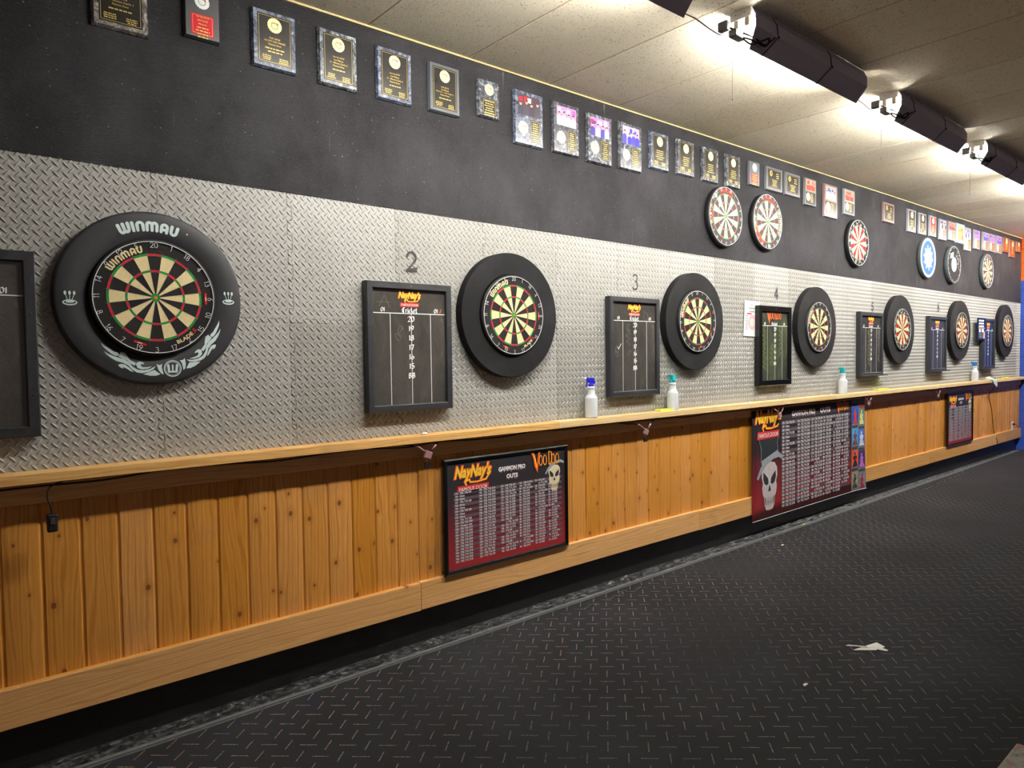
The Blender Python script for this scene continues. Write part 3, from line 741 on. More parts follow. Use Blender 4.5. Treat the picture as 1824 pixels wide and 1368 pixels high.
# ------------------------------------------------------------------ dartboards
NUMS = [20, 1, 18, 4, 13, 6, 10, 15, 2, 17, 3, 19, 7, 16, 8, 11, 14, 9, 12, 5]
def dartboard(x, y, z, style, label, group=None, rot=0.0, marks=None):
    root = empty('dartboard', (x, y, z), label, 'dartboard', group)
    side = M['board_side_grey'] if style in ('blue', 'black', 'greyside') else M['board_side']
    b = MB()
    b.lathe([(.0, -.0005), (.2235, -.0005), (.2255, -.003), (.2255, -.0355), (.2235, -.038), (.205, -.0382), (.0, -.0382)], side, 72)
    T = .0384
    old = style in ('old', 'greyside', 'wine')
    K, C_, R_, G_ = (M['old_black'], M['old_cream'], M['old_red'], M['old_green']) if old else (M['sisal_black'], M['sisal_cream'], M['sisal_red'], M['sisal_green'])
    DK = K
    if style == 'wine': DK = M['wine']; K = M['sisal_black']
    if style == 'blue':
        b.disc(0, 0, .222, -T, M['print_white'], n=60)
        b.arc(0, 0, .10, .192, 0, 2*PI, -T-.0004, M['blue_print'], 60)
        for i in range(20):
            a = (i+.5)*PI/10
            b.arc(0, 0, .09, .14, a-.09, a+.09, -T-.0008, M['old_cream'] if i % 2 else M['blue_print'], 2)
        b.arc(0, 0, .0, .11, 0, 2*PI, -T-.0012, M['print_white'], 40)
        for i in range(24):
            b.rect(-.06+random.uniform(-.02, .02), random.uniform(0, .07), -.09+i*.0075, -.086+i*.0075, -T-.0016, pal((150, 60, 80)) if i % 3 == 0 else M['blue_print'])
    elif style == 'black':
        b.disc(0, 0, .222, -T, M['sisal_black'], n=60)
        b.disc(0, 0, .088, -T-.0004, M['seal_white'], n=40)
        b.stroke([(.05*math.cos(i*PI/9), .05*math.sin(i*PI/9)) for i in range(19)], .008, -T-.0008, M['sisal_green'])
        fit(b, 'VOODOO', 0, -.012, .09, .03, -T-.0012, pal((60, 90, 60)), .02)
        b.flat([(-.13, .06), (-.02, .09), (-.02, .15), (-.13, .12)], -T-.0008, pal((225, 215, 200)))
        for i in range(40):
            a = random.uniform(.4, 1.9); r = random.uniform(.10, .19)
            b.rect(r*math.sin(a), r*math.sin(a)+.03, r*math.cos(a), r*math.cos(a)+.004, -T-.0008, pal((150, 150, 150)))
    else:
        b.disc(0, 0, .2225, -T, K, n=72)
        for i in range(20):
            a = i*PI/10-PI/20+rot; e = a+PI/10; dark = i % 2 == 0
            seg = DK if dark else C_; rg = R_ if dark else G_
            if seg != K:
                b.arc(0, 0, .0159, .099, a, e, -T-.0005, seg); b.arc(0, 0, .107, .162, a, e, -T-.0005, seg)
            b.arc(0, 0, .099, .107, a, e, -T-.0005, rg, 4); b.arc(0, 0, .162, .170, a, e, -T-.0005, rg, 4)
        b.disc(0, 0, .0159, -T-.0008, G_, n=24); b.disc(0, 0, .00635, -T-.0012, R_ if old else M['orange'], n=16)
    b.build('board', root)
    if style not in ('blue', 'black'):
        b = MB(); wr = M['wire_grey']
        for i in range(20):
            a = i*PI/10-PI/20+rot
            b.stroke([(.016*math.sin(a), .016*math.cos(a)), (.176*math.sin(a), .176*math.cos(a))], .0009, -T-.0018, wr, False)
        for r in (.016, .099, .107, .162, .170):
            b.arc(0, 0, r-.0004, r+.0004, 0, 2*PI, -T-.0016, wr, 60)
        b.build('wire_spider', root)
    b = MB(); n = 72; R = .2165
    vs_ = []; fs = []
    for i in range(n):
        a = 2*PI*i/n
        for k in range(6):
            c = 2*PI*k/6; rr = R+.0019*math.cos(c); vs_.append((rr*math.sin(a), -T-.004+.0019*math.sin(c), rr*math.cos(a)))
        for k in range(6): fs.append((i*6+k, i*6+(k+1) % 6, ((i+1) % n)*6+(k+1) % 6, ((i+1) % n)*6+k))
    b.add(vs_, fs, M['wire_white'], True)
    for i, nn in enumerate(NUMS):
        a = i*PI/10+(rot if style not in ('std',) else 0.0)
        topish = math.cos(a) > -.25
        ca, sa = math.cos(a), math.sin(a); rc = .2035
        if topish: f = lambda u, v: (rc*sa+u*ca+v*sa, rc*ca-u*sa+v*ca)
        else: f = lambda u, v: (rc*sa-u*ca-v*sa, rc*ca+u*sa-v*ca)
        gstr(b, str(nn), 0, -.0105, .021, -T-.004, M['wire_white'], w=.0021, rot=f, space=.12)
    b.build('number_ring', root)
    if style in ('std', 'std2'):
        b = MB(); o_ = 0.0
        b.warp = arcwarp(.176, rot=-.62 if style == 'std' else -1.05); winmau(b, .026, -T-.001, M['sisal_cream'], .24)
        if style == 'std':
            # BLADE 5 reads along the lower right edge
            def lw(x, z):
                a = PI-.62-x/.190; r = .190-z; return (r*math.sin(a), r*math.cos(a))
            b.warp = lw
            fit(b, 'BLADE', -.006, -.006, .072, .015, -T-.001, M['sisal_cream'], .03)
            fit(b, '5', .042, -.006, .014, .016, -T-.001, M['sisal_red'], .04)
        b.warp = None
        for a in ((PI/2-.02, PI+.33) if style == 'std' else (PI/2+.5, PI-.2)):
            c = (.187*math.sin(a), .187*math.cos(a)); tx, tz = math.cos(a), -math.sin(a)
            b.stroke([(c[0]-tx*.02, c[1]-tz*.02), (c[0]+tx*.02, c[1]+tz*.02)], .008, -T-.001, M['sisal_red'])
            b.stroke([(c[0]-tx*.006, c[1]-tz*.006), (c[0]+tx*.008, c[1]+tz*.008)], .004, -T-.0014, M['sisal_cream'])
        b.build('printed_logo', root)
    elif style in ('old', 'wine', 'greyside'):
        b = MB()
        if marks == 'voodoo':
            b.warp = arcwarp(.178, rot=.05); fit(b, 'VOODOO', 0, .0, .17, .032, -T-.001, M['old_red'], .03)
            b.warp = arcwarp(.178, rot=-1.6); fit(b, 'DARTS', 0, .0, .12, .026, -T-.001, M['orange'], .03)
            b.warp = None
            for a in (PI-.75, -.75, ): b.disc(.192*math.sin(a), .192*math.cos(a), .016, -T-.001, M['seal'], n=14)
            b.disc(-.085, .075, .013, -T-.0022, M['print_white'], n=14)
        elif marks == 'winmau':
            b.warp = arcwarp(.176, rot=1.5); winmau(b, .036, -T-.001, M['old_cream'], .2)
            b.warp = arcwarp(.178, rot=-1.7); fit(b, 'DARTS', 0, .0, .10, .026, -T-.001, M['old_cream'], .03)
            b.warp = arcwarp(.178, rot=.1); fit(b, 'VOODOO', 0, .0, .2, .026, -T-.001, M['old_red'], .02)
            b.warp = None
            for a in (PI-.1,): b.disc(.195*math.sin(a), .195*math.cos(a), .016, -T-.001, M['seal'], n=14)
            b.arc(0, 0, .172, .20, PI+.35, PI+1.25, -T-.001, M['old_red'], 8)
        else:
            for k in range(14):
                a = k*PI/7+.2; b.arc(0, 0, .178, .188, a, a+.16, -T-.001, pal((190, 190, 190)), 2)
        b.warp = None
        b.build('printed_logo', root)
    return root

SX = [0.711, 2.544, 4.292, 6.13, 7.985, 9.82, 11.672]
SZ = [1.738, 1.7245, 1.731, 1.724, 1.7305, 1.750, 1.7695]
BZ = [1.7405, 1.724, 1.731, 1.724, 1.7305, 1.750, 1.7695]
# first surround: smooth printed foam
s0 = empty('dartboard_surround', (SX[0], -.003, SZ[0]), 'smooth black ring with pale lettering and swirl artwork around the nearest dartboard', 'dartboard surround')
def ring_lathe(ri, ro, th, m, bev=.006):
    if bev < .005:
        b = MB()
        for pr in ([(ro, 0), (ro, -th+bev)], [(ro, -th+bev), (ro-bev, -th)], [(ro-bev, -th), (ri+bev, -th)], [(ri+bev, -th), (ri, -th+bev), (ri, 0)], [(ri, 0), (ro, 0)]):
            b.lathe(pr, m, 96, caps=False)
        return b
    b = MB(); b.lathe([(ri, 0), (ro, 0), (ro, -th+bev), (ro-bev*.3, -th+bev*.3), (ro-bev, -th), (ri+bev*.5, -th), (ri, -th+bev*.5), (ri, 0)], m, 96, caps=False); return b
ring_lathe(.2262, .339, .040, M['foam_surround'], .012).build('ring', s0, recalc=True)
b = MB(); yy = -.0404
b.warp = arcwarp(.262, rot=-.045); winmau(b, .038, yy, M['logo_white'], .29)
b.disc(.131, .031, .003, yy, M['logo_white'], n=10)
b.warp = None
for cx_, cz_, sc_ in ((-.284, -.012, 1.0), (.284, .012, 1.0)):
    b.disc(cx_, cz_-.014, .024, yy, M['logo_white'], .011); b.disc(cx_, cz_-.013, .019, yy-.0004, M['foam_surround'], .0065)
    b.disc(cx_, cz_-.011, .014, yy-.0008, M['logo_white'], .0045)
    for k in (-1, 0, 1):
        b.stroke([(cx_+k*.006, cz_-.008), (cx_+k*.013, cz_+.014)], .002, yy-.001, M['logo_white'])
        b.disc(cx_+k*.0145, cz_+.021, .0042, yy-.001, M['logo_white'], .0075)
PX = lambda p: ((160+p[0]/7.6-268)/488+.003, (531-(580+p[1]/7.6))/457)
SWL = [[(105, 228), (160, 275), (215, 310), (265, 345), (315, 360), (330, 385), (310, 405), (280, 400), (235, 375), (180, 330), (135, 285)],
 [(338, 385), (350, 352), (400, 365), (435, 410), (465, 460), (510, 485), (540, 500), (525, 538), (470, 508), (420, 458), (370, 438), (320, 410)],
 [(140, 340), (190, 375), (260, 405), (330, 430), (400, 452), (450, 492), (500, 552), (560, 592), (640, 602), (720, 587), (800, 547), (770, 590), (700, 625), (620, 640), (550, 630), (490, 590), (440, 530), (370, 495), (290, 470), (220, 425), (170, 380)],
 [(538, 515), (560, 490), (600, 485), (640, 500), (650, 520), (610, 515), (600, 540), (630, 560), (690, 560), (755, 550), (700, 580), (620, 590), (560, 570)],
 [(315, 520), (350, 510), (400, 520), (450, 560), (510, 625), (470, 610), (420, 575), (370, 550), (380, 575), (345, 560), (320, 540)],
 [(630, 655), (700, 630), (780, 600), (820, 630), (860, 660), (800, 680), (720, 678)],
 [(810, 520), (850, 535), (890, 520), (880, 560), (890, 610), (905, 665), (870, 650), (835, 600)]]
ccx, ccz = PX((1030, 585)); ax = Vector((ccx, ccz)).normalized()
for pl in SWL:
    L_ = [PX(p) for p in pl]
    b.flat(L_, yy, M['logo_white'])
    mir = []
    for p in L_:
        v_ = Vector(p); pr = ax*v_.dot(ax); q = pr*2-v_; mir.append((q.x, q.y))
    b.flat(mir, yy, M['logo_white'])
b.arc(ccx, ccz, .029, .033, 0, 2*PI, yy, M['logo_white'], 36); b.arc(ccx, ccz, .025, .0265, 0, 2*PI, yy, M['logo_white'], 36)
for k in (-1, 1): b.stroke([(ccx+k*.016, ccz+.013), (ccx+k*.014, ccz-.010)], .009, yy, M['logo_white'])
b.stroke([(ccx, ccz+.013), (ccx, ccz-.010)], .006, yy, M['logo_white'])
b.stroke([(ccx-.015, ccz-.013), (ccx+.015, ccz-.013)], .007, yy, M['logo_white'])
b.build('printed_artwork', s0)
dartboard(.712, -.023, BZ[0], 'std', 'nearest and largest dartboard, cream and black with gold lettering, in the printed ring')
LB = [None, 'second dartboard from the left, gold lettering, in a scuffed black rubber ring',
 'dartboard inside a rubber ring to the right of the number three scoreboard',
 'dartboard inside a rubber ring to the right of the number four orange-lettered scoreboard',
 'dartboard with worn red and cream face beside the number five scoreboard',
 'dartboard with dark red and cream face beside the number six scoreboard',
 'farthest dartboard of the lower row, pale face, next to the blue end wall']
LS = [None, 'wide scuffed black rubber ring around the second dartboard, beside scoreboard two',
 'thick black rubber ring around the third dartboard, above the teal-topped bottle nearest the camera',
 'thick black rubber ring around the fourth dartboard, between scoreboards four and five',
 'thick black rubber ring around the fifth dartboard, right of the number five scoreboard',
 'thick black rubber ring around the sixth dartboard, right of the number six scoreboard',
 'farthest black rubber ring, overlapping the last scoreboard by the end wall']
rad = [0, .348, .350, .357, .364, .366, .366]
ST = [None, 'std', 'std2', 'std2', 'wine', 'wine', 'wine']
GR = 'rubber rings around the practice dartboards'
for i in range(1, 7):
    s = empty('dartboard_surround', (SX[i], -.003, SZ[i]), LS[i], 'dartboard surround', GR)
    rb = ring_lathe(.2262, rad[i], .050, M['rubber'], .003).build('ring', s, recalc=True)
    b = MB()
    for a in (-.9, PI+.95, PI/2+.1, .55):
        w0 = (.2262+rad[i])/2
        b.stroke([(w0*math.sin(a)+.02*math.cos(a)*k_+math.sin(a)*d_, w0*math.cos(a)-.02*math.sin(a)*k_+math.cos(a)*d_) for k_, d_ in ((0, -.05), (0, -.02), (1, -.02), (1, .02), (-.2, .02), (-.2, .06))], .0012, -.0503, M['seam_dark'], False)
        r = rad[i]; b.add([((r+.0008)*math.sin(a-.004), -.001, (r+.0008)*math.cos(a-.004)), ((r+.0008)*math.sin(a+.004), -.001, (r+.0008)*math.cos(a+.004)), ((r+.0008)*math.sin(a+.004), -.049, (r+.0008)*math.cos(a+.004)), ((r+.0008)*math.sin(a-.004), -.049, (r+.0008)*math.cos(a-.004))], [(0, 1, 2, 3)], M['seam_dark'])
    b.build('joint_cut', s)
    dartboard(SX[i]+.008, -.026, BZ[i], ST[i], LB[i], 'dartboards hanging in the rubber rings', rot=0 if i < 2 else (.05 if i % 2 else -.05))
UB = [(4.695, 2.5345, 'old', .157+.157, 'voodoo', 'left of the two worn dartboards hung high side by side, red lettering'),
 (5.301, 2.563, 'old', .157, 'winmau', 'right of the two worn dartboards hung high side by side, pale lettering'),
 (6.971, 2.5525, 'wine', 0.0, None, 'worn red and cream dartboard hung alone, third in the upper row'),
 (8.767, 2.5555, 'blue', 0.0, None, 'blue and white printed dartboard high on the black wall'),
 (9.597, 2.5425, 'black', 0.0, None, 'black dartboard with white round centre and green ring high on the wall'),
 (10.87, 2.5505, 'greyside', .157, None, 'farthest dartboard hung high, grey-sided with a tan and dark face')]
for x_, z_, st, ro, mk, lb in UB:
    dartboard(x_, -.004, z_, st, lb, 'old dartboards hung high on the black wall', ro, mk)

# ------------------------------------------------------------------ scoreboards
def scoreboard(x0, x1, z0, z1, label, logo='nay', fw_=.035, tray=False, panel='slate', frame='frame_black', scrib=None, lines='chalk_white'):
    cx, cz = (x0+x1)/2, (z0+z1)/2; W, H = (x1-x0)/2, (z1-z0)/2; D = .044
    root = empty('dart_scoreboard', (cx, -.003, cz), label, 'scoreboard', 'cricket scoreboards along the wall')
    b = MB(); o, i_ = (W, H), (W-fw_, H-fw_); m = M[frame]
    def q(k, y): return [(-k[0], y, -k[1]), (k[0], y, -k[1]), (k[0], y, k[1]), (-k[0], y, k[1])]
    e = .004
    rings = [q(o, 0), q(o, -D+e), q((W-e, H-e), -D), q((i_[0]+e, i_[1]+e), -D), q(i_, -D+e), q(i_, -.012)]
    vs_ = sum(rings, []); fs = []
    for k in range(len(rings)-1):
        for c in range(4): fs.append((k*4+c, k*4+(c+1) % 4, (k+1)*4+(c+1) % 4, (k+1)*4+c))
    b.add(vs_, fs, m)
    for c in range(4):
        p, q_ = rings[2][c], rings[3][c]
        b.stroke([(p[0], p[2]), (q_[0], q_[2])], .0012, -D-.0003, M['seam_dark'], False)
    b.build('frame', root, recalc=True)
    b = MB(); IW, IH = i_
    b.box(-IW, IW, -.028, -.012, -IH, IH, M[panel])
    b.build('writing_panel', root)
    b = MB(); yy = -.0286; wh = M[lines]
    ZT = IH; zz = lambda f: IH-f*2*IH
    lz = zz(.205)
    b.stroke([(-IW, lz), (IW, lz)], .0042, yy, wh, False)
    for u in (.235, .52, .79):
        x_ = -IW+u*2*IW; b.stroke([(x_, lz), (x_, -IH)], .003, yy, wh, False)
    for k, s_ in enumerate(('20', '19', '18', '17', '16', '15', 'BB')):
        gstr(b, s_, .008, lz-.041-k*.0475, .028, yy-.0004, wh, nib=(.0030, .0022), space=.12)
    for u in (.14, .87): gstr(b, 'O1', -IW+u*2*IW, lz+.006, .022, yy-.0004, wh, nib=(.0022, .0016), space=.05)
    gstr(b, 'Cricket', 0.0, lz+.004, .027, yy-.0004, wh, nib=(.0025, .0019), space=.05)
    b.build('score_lines', root)
    b = MB()
    if logo == 'nay': naynay(b, 0, lz+.033, .135, yy-.0004)
    else: voodoo(b, 0, lz+.052, .26, yy-.0004, False)
    b.build('printed_logo', root)
    if scrib:
        b = MB(); rnd = random.Random(hash(label) % 1000 if False else len(label))
        for (u, f0, n, m_, w_) in scrib:
            for k in range(n):
                xx = -IW+u*2*IW+rnd.uniform(-.008, .008); z_ = zz(f0)-k*.036
                pts = [(xx+.022*math.cos(t_*.9+k)*rnd.uniform(.6, 1), z_+.022*math.sin(t_*1.1)*rnd.uniform(.6, 1)) for t_ in range(9)]
                b.stroke(pts, w_, yy-.0008, M[m_], False)
        if 'two' in label:
            b.stroke([(-.175, .20), (-.145, .255), (-.115, .195)], .0012, yy-.0008, M['chalk_faint'], False); b.stroke([(-.19, .222), (-.11, .222)], .001, yy-.0008, M['chalk_faint'], False)
            b.stroke([(.182, lz+.008), (.19, lz+.026)], .004, yy-.0008, M['orange'])
        if 'three' in label:
            b.stroke([(-.17, .0), (-.16, -.015), (-.135, .02)], .004, yy-.0008, wh)
            b.stroke([(.10, .17), (.10, .24), (.14, .22), (.14, .19), (.10, .17)], .0012, yy-.0008, M['chalk_faint'])
        b.build('chalk_marks', root)
    for sx, sz in ((-W+fw_*.5, H*.33), (-W+fw_*.5, -H*.62), (W-fw_*.5, H*.33), (W-fw_*.5, -H*.55), (0, H-fw_*.5)):
        b = MB(); b.lathe([(.0035, 0), (.0035, -.0012), (.0, -.0016)], M['screw'] if sz > H*.5 else M['black_plastic'], 10, o=(sx, -D, sz))
        b.build('screw', root)
    if tray:
        b = MB(); b.box(-W-.004, W+.045, -.072, -D-.0002, -H+.004, -H+.016, m); b.build('marker_tray', root, bevel=.002)
    return root
SBX = [(-.180, .325, 1.228, 1.888), (1.641, 2.138, 1.226, 1.868), (3.378, 3.886, 1.223, 1.874), (5.171, 5.685, 1.228, 1.883), (7.026, 7.560, 1.250, 1.893), (8.826, 9.372, 1.256, 1.901), (10.70, 11.213, 1.247, 1.922)]
scoreboard(*SBX[0], 'black framed scoreboard cut off by the left edge of the picture', fw_=.038)
scoreboard(*SBX[1], 'black framed scoreboard under the painted number two', scrib=[(.35, .35, 2, 'chalk_faint', .0009)])
scoreboard(*SBX[2], 'black framed scoreboard under the painted number three, with faint white scribbles', scrib=[(.36, .27, 4, 'chalk_faint', .0009), (.1, .52, 2, 'chalk_faint', .0012), (.38, .57, 1, 'chalk_faint', .0009)])
scoreboard(*SBX[3], 'scoreboard with big orange lettering and yellow-green chalk, under the number four', logo='voo', frame='frame_gloss', panel='slate_green',
           scrib=[(.12, .24, 10, 'chalk_green', .0015), (.40, .50, 5, 'chalk_green', .0015), (.70, .24, 7, 'chalk_green', .0015)], fw_=.046)
scoreboard(*SBX[4], 'scoreboard with heavy yellow-green scribbles and a bottom tray, under the number five', tray=True, panel='slate',
           scrib=[(.40, .27, 10, 'chalk_green', .002), (.9, .27, 9, 'chalk_faint', .002)], fw_=.04)
scoreboard(*SBX[5], 'clean scoreboard with a bottom tray, under the number six', tray=True, fw_=.04)
scoreboard(*SBX[6], 'farthest scoreboard, bluish panel partly covered by a small notice', tray=True, panel='slate_blue', fw_=.04)
# painted lane numbers
for nm, s_, x_, z_, h_ in (('two', '2', 1.925, 1.930, .105), ('three', '3', 3.68, 1.932, .105), ('four', '4', 5.51, 1.945, .10), ('five', '5', 7.40, 1.912, .085), ('six', '6', 9.22, 1.962, .105)):
    b = MB(); gstr(b, s_, 0, 0, h_, 0, M['marker_black'], w={'2': .0115, '3': .009}.get(s_, .014), space=0)
    if s_ == '2': b.stroke([(-.03, .006), (.03, .02)], .012, -.0005, M['marker_black'])
    o = b.build('lane_number', loc=(x_, -.0014, z_)); tag(o, 'black hand-painted number %s on the metal-look tiles' % nm, 'painted number')

# ------------------------------------------------------------------ award plaques
def figures(b, x0, x1, z0, z1, y, cols, bgc, seed, n=4):
    r = random.Random(seed)
    b.rect(x0, x1, z0, z1, y, pal(bgc)); W = x1-x0; H = z1-z0
    for k in range(5):
        px = r.uniform(x0, x1-W*.2); b.rect(px, px+W*.16, z1-H*.35, z1-H*r.uniform(.05, .2), y-.0003, pal(cols[k % len(cols)]))
    for k in range(n):
        cx = x0+W*(k+.5)/n+r.uniform(-.03, .03)*W; hh = H*r.uniform(.62, .78); w = W/n*.95
        body = pal(cols[(k*2+seed) % len(cols)])
        b.flat([(cx-w*.5, z0), (cx-w*.52, z0+hh*.55), (cx-w*.25, z0+hh*.72), (cx+w*.25, z0+hh*.72), (cx+w*.52, z0+hh*.55), (cx+w*.5, z0)], y-.0006-.0002*k, body)
        b.disc(cx, z0+hh*.86, w*.24, y-.0014, pal((214, 160, 140)), w*.30, n=10)
        b.arc(cx, z0+hh*.88, w*.05, w*.29, -1.3, 1.3, y-.0016, pal((50, 36, 34)), 4)
def lines(b, cx, z, w, n, dz, h, y, m, seed):
    r = random.Random(seed)
    for k in range(n):
        x = cx-w/2*r.uniform(.6, 1.0); e = 2*cx-x
        while x < e:
            l = h*r.uniform(1.5, 4); x2 = min(e, x+l)
            b.rect(x, x2, z-k*dz, z-k*dz+h, y, m); x = x2+h*.7
PLQ = []
def plaque(idx, x0, x1, z0, z1, kind, back, plate='plate_black', label='', txt=None, cols=None, bgc=(60, 50, 60), border=False):
    cx, cz = (x0+x1)/2, (z0+z1)/2; W, H = (x1-x0)/2, (z1-z0)/2; D = .020; y0 = -.002-.0006*(idx % 2)
    root = empty('award_plaque', (cx, y0, cz), label, 'plaque', 'award plaques in a row under the ceiling')
    b = MB(); c = .007; e = .005
    q = lambda w, h, y: [(-w, y, -h), (w, y, -h), (w, y, h), (-w, y, h)]
    vs_ = q(W, H, 0)+q(W, H, -e)+q(W-c, H-c, -D)
    b.add(vs_, [(k*4+i, k*4+(i+1) % 4, (k+1)*4+(i+1) % 4, (k+1)*4+i) for k in (0, 1) for i in range(4)]+[(8, 9, 10, 11)], M[back])
    b.build('backing_board', root, recalc=True)
    y = -D-.0006; pm = M[plate]; br = M['brass']
    def plate_obj(px0, px1, pz0, pz1, brd=True):
        b = MB(); b.box(px0, px1, y, -D+.0001, pz0, pz1, pm)
        if brd:
            t_ = .0012 if not border else .004; g_ = .006 if not border else .003
            for (a, c_) in (((px0+g_, pz0+g_), (px1-g_, pz0+g_)), ((px1-g_, pz0+g_), (px1-g_, pz1-g_)), ((px1-g_, pz1-g_), (px0+g_, pz1-g_)), ((px0+g_, pz1-g_), (px0+g_, pz0+g_))):
                b.stroke([a, c_], t_, y-.0003, br, False)
        return b
    def seal(sx, sz, r, m='seal'):
        b = MB(); n = 36
        b.flat([(sx+r*(1 if k % 2 else .93)*math.cos(2*PI*k/n), sz+r*(1 if k % 2 else .93)*math.sin(2*PI*k/n)) for k in range(n)], y-.0008, M[m])
        b.arc(sx, sz, r*.42, r*.50, .5, PI*2-.6, y-.0012, pal((90, 150, 90)), 14)
        b.arc(sx, sz, r*.30, r*.40, -.9, .9, y-.0012, pal((150, 90, 80)), 6)
        b.flat([(sx+r*.35, sz+r*.05), (sx+r*.5, sz+r*.2), (sx+r*.42, sz+r*.45), (sx+r*.3, sz+r*.2)], y-.0014, pal((200, 50, 50)))
        b.build('seal', root)
    if kind == 'full':      # one plate with seal on top and engraved lines
        gx, gz = W*.24, H*.17
        b = plate_obj(-W+gx, W-gx, -H+gz, H-gz); s_ = W/.1
        zt = H*.02
        for k, t_ in enumerate(txt or []):
            big = 1.35 if k in (1,) and len(t_) > 12 else 1.0
            fit(b, t_, 0, zt-.0135*s_*k, min(W*1.25, .0068*s_*len(t_)*.78), .0074*s_, y-.0006, br, .01)
        n0 = len(txt or [])
        lines(b, 0, zt-.0135*s_*n0-.004*s_, W*.9, max(0, 5-n0), .0135*s_, .005*s_, y-.0006, br, idx)
        lines(b, -W*.38, -H+gz+.030*s_, W*.5, 3, .008*s_, .0036*s_, y-.0006, br, idx+5)
        lines(b, W*.38, -H+gz+.026*s_, W*.5, 3, .008*s_, .0036*s_, y-.0006, br, idx+9)
        b.build('engraved_plate', root)
        seal(0, H*.50, W*.33)
    elif kind == 'split':   # seal above a smaller plate
        b = plate_obj(-W*.62, W*.62, -H*.84, -H*.02)
        for k, t_ in enumerate(txt or []): fit(b, t_, 0, -H*.16-.014*k, min(W*1.0, .0045*len(t_)), .007, y-.0006, br, .01)
        lines(b, 0, -H*.16-.014*len(txt or []), W*.95, 7-len(txt or []), .0125, .0045, y-.0006, br, idx)
        b.build('engraved_plate', root); seal(0, H*.48, W*.42, 'seal_white' if plate == 'plate_red' else 'seal')
    elif kind == 'photo':   # photograph on top, seal and small plate below
        b = MB(); px = W*.74
        if border: b.rect(-px-.005, px+.005, H*.06, H*.86, y, br)
        figures(b, -px, px, H*.09, H*.83, y-.0004, cols, bgc, idx); b.build('photograph', root)
        b = plate_obj(W*.06, W*.76, -H*.82, -H*.02) if not border else plate_obj(-W*.8, W*.8, -H*.88, -H*.04, False)
        lines(b, W*.41 if not border else W*.2, -H*.16, W*.5, 8, H*.082, H*.032, y-.0006, br, idx); b.build('engraved_plate', root)
        seal(-W*.42, -H*.38, W*.34)
    elif kind == 'wide':    # landscape black plate with gold border
        b = plate_obj(-W*.78, W*.78, -H*.76, H*.76)
        lines(b, W*.35, H*.45, W*.4, 3, H*.17, H*.07, y-.0006, br, idx); lines(b, 0, -H*.1, W*.7, 5, H*.12, H*.05, y-.0006, br, idx+3)
        b.build('engraved_plate', root)
        b = MB(); b.disc(-W*.42, H*.42, W*.17, y-.001, br, n=18); b.disc(-W*.42, H*.42, W*.11, y-.0014, pal((120, 100, 50)), n=14); b.build('seal', root)
    elif kind == 'picture': # one large photo
        b = MB(); b.rect(-W*.85, W*.85, -H*.85, H*.85, y, M['frame_teal'])
        figures(b, -W*.6, W*.6, -H*.65, H*.65, y-.0004, cols, bgc, idx, 3); b.build('photograph', root)
    elif kind == 'plain':
        b = plate_obj(-W*.8, W*.8, -H*.85, H*.85, False); lines(b, 0, H*.2, W*.9, 6, H*.16, H*.05, y-.0006, M['brass'], idx); b.build('engraved_plate', root)
        seal(W*.1, H*.5, W*.3)
RED = [(190, 30, 40), (60, 50, 60), (220, 210, 205), (40, 40, 52)]
VIO = [(240, 238, 250), (90, 70, 170), (238, 236, 246), (225, 90, 160)]
WHT = [(240, 240, 248), (60, 55, 130), (200, 40, 70), (232, 232, 240)]
BLU = [(60, 55, 160), (90, 70, 180), (70, 70, 170), (220, 200, 225)]
ORG = [(190, 60, 50), (220, 150, 110), (170, 50, 50), (240, 200, 160)]
PU = [(110, 60, 180), (200, 110, 200), (60, 60, 190), (150, 100, 210)]
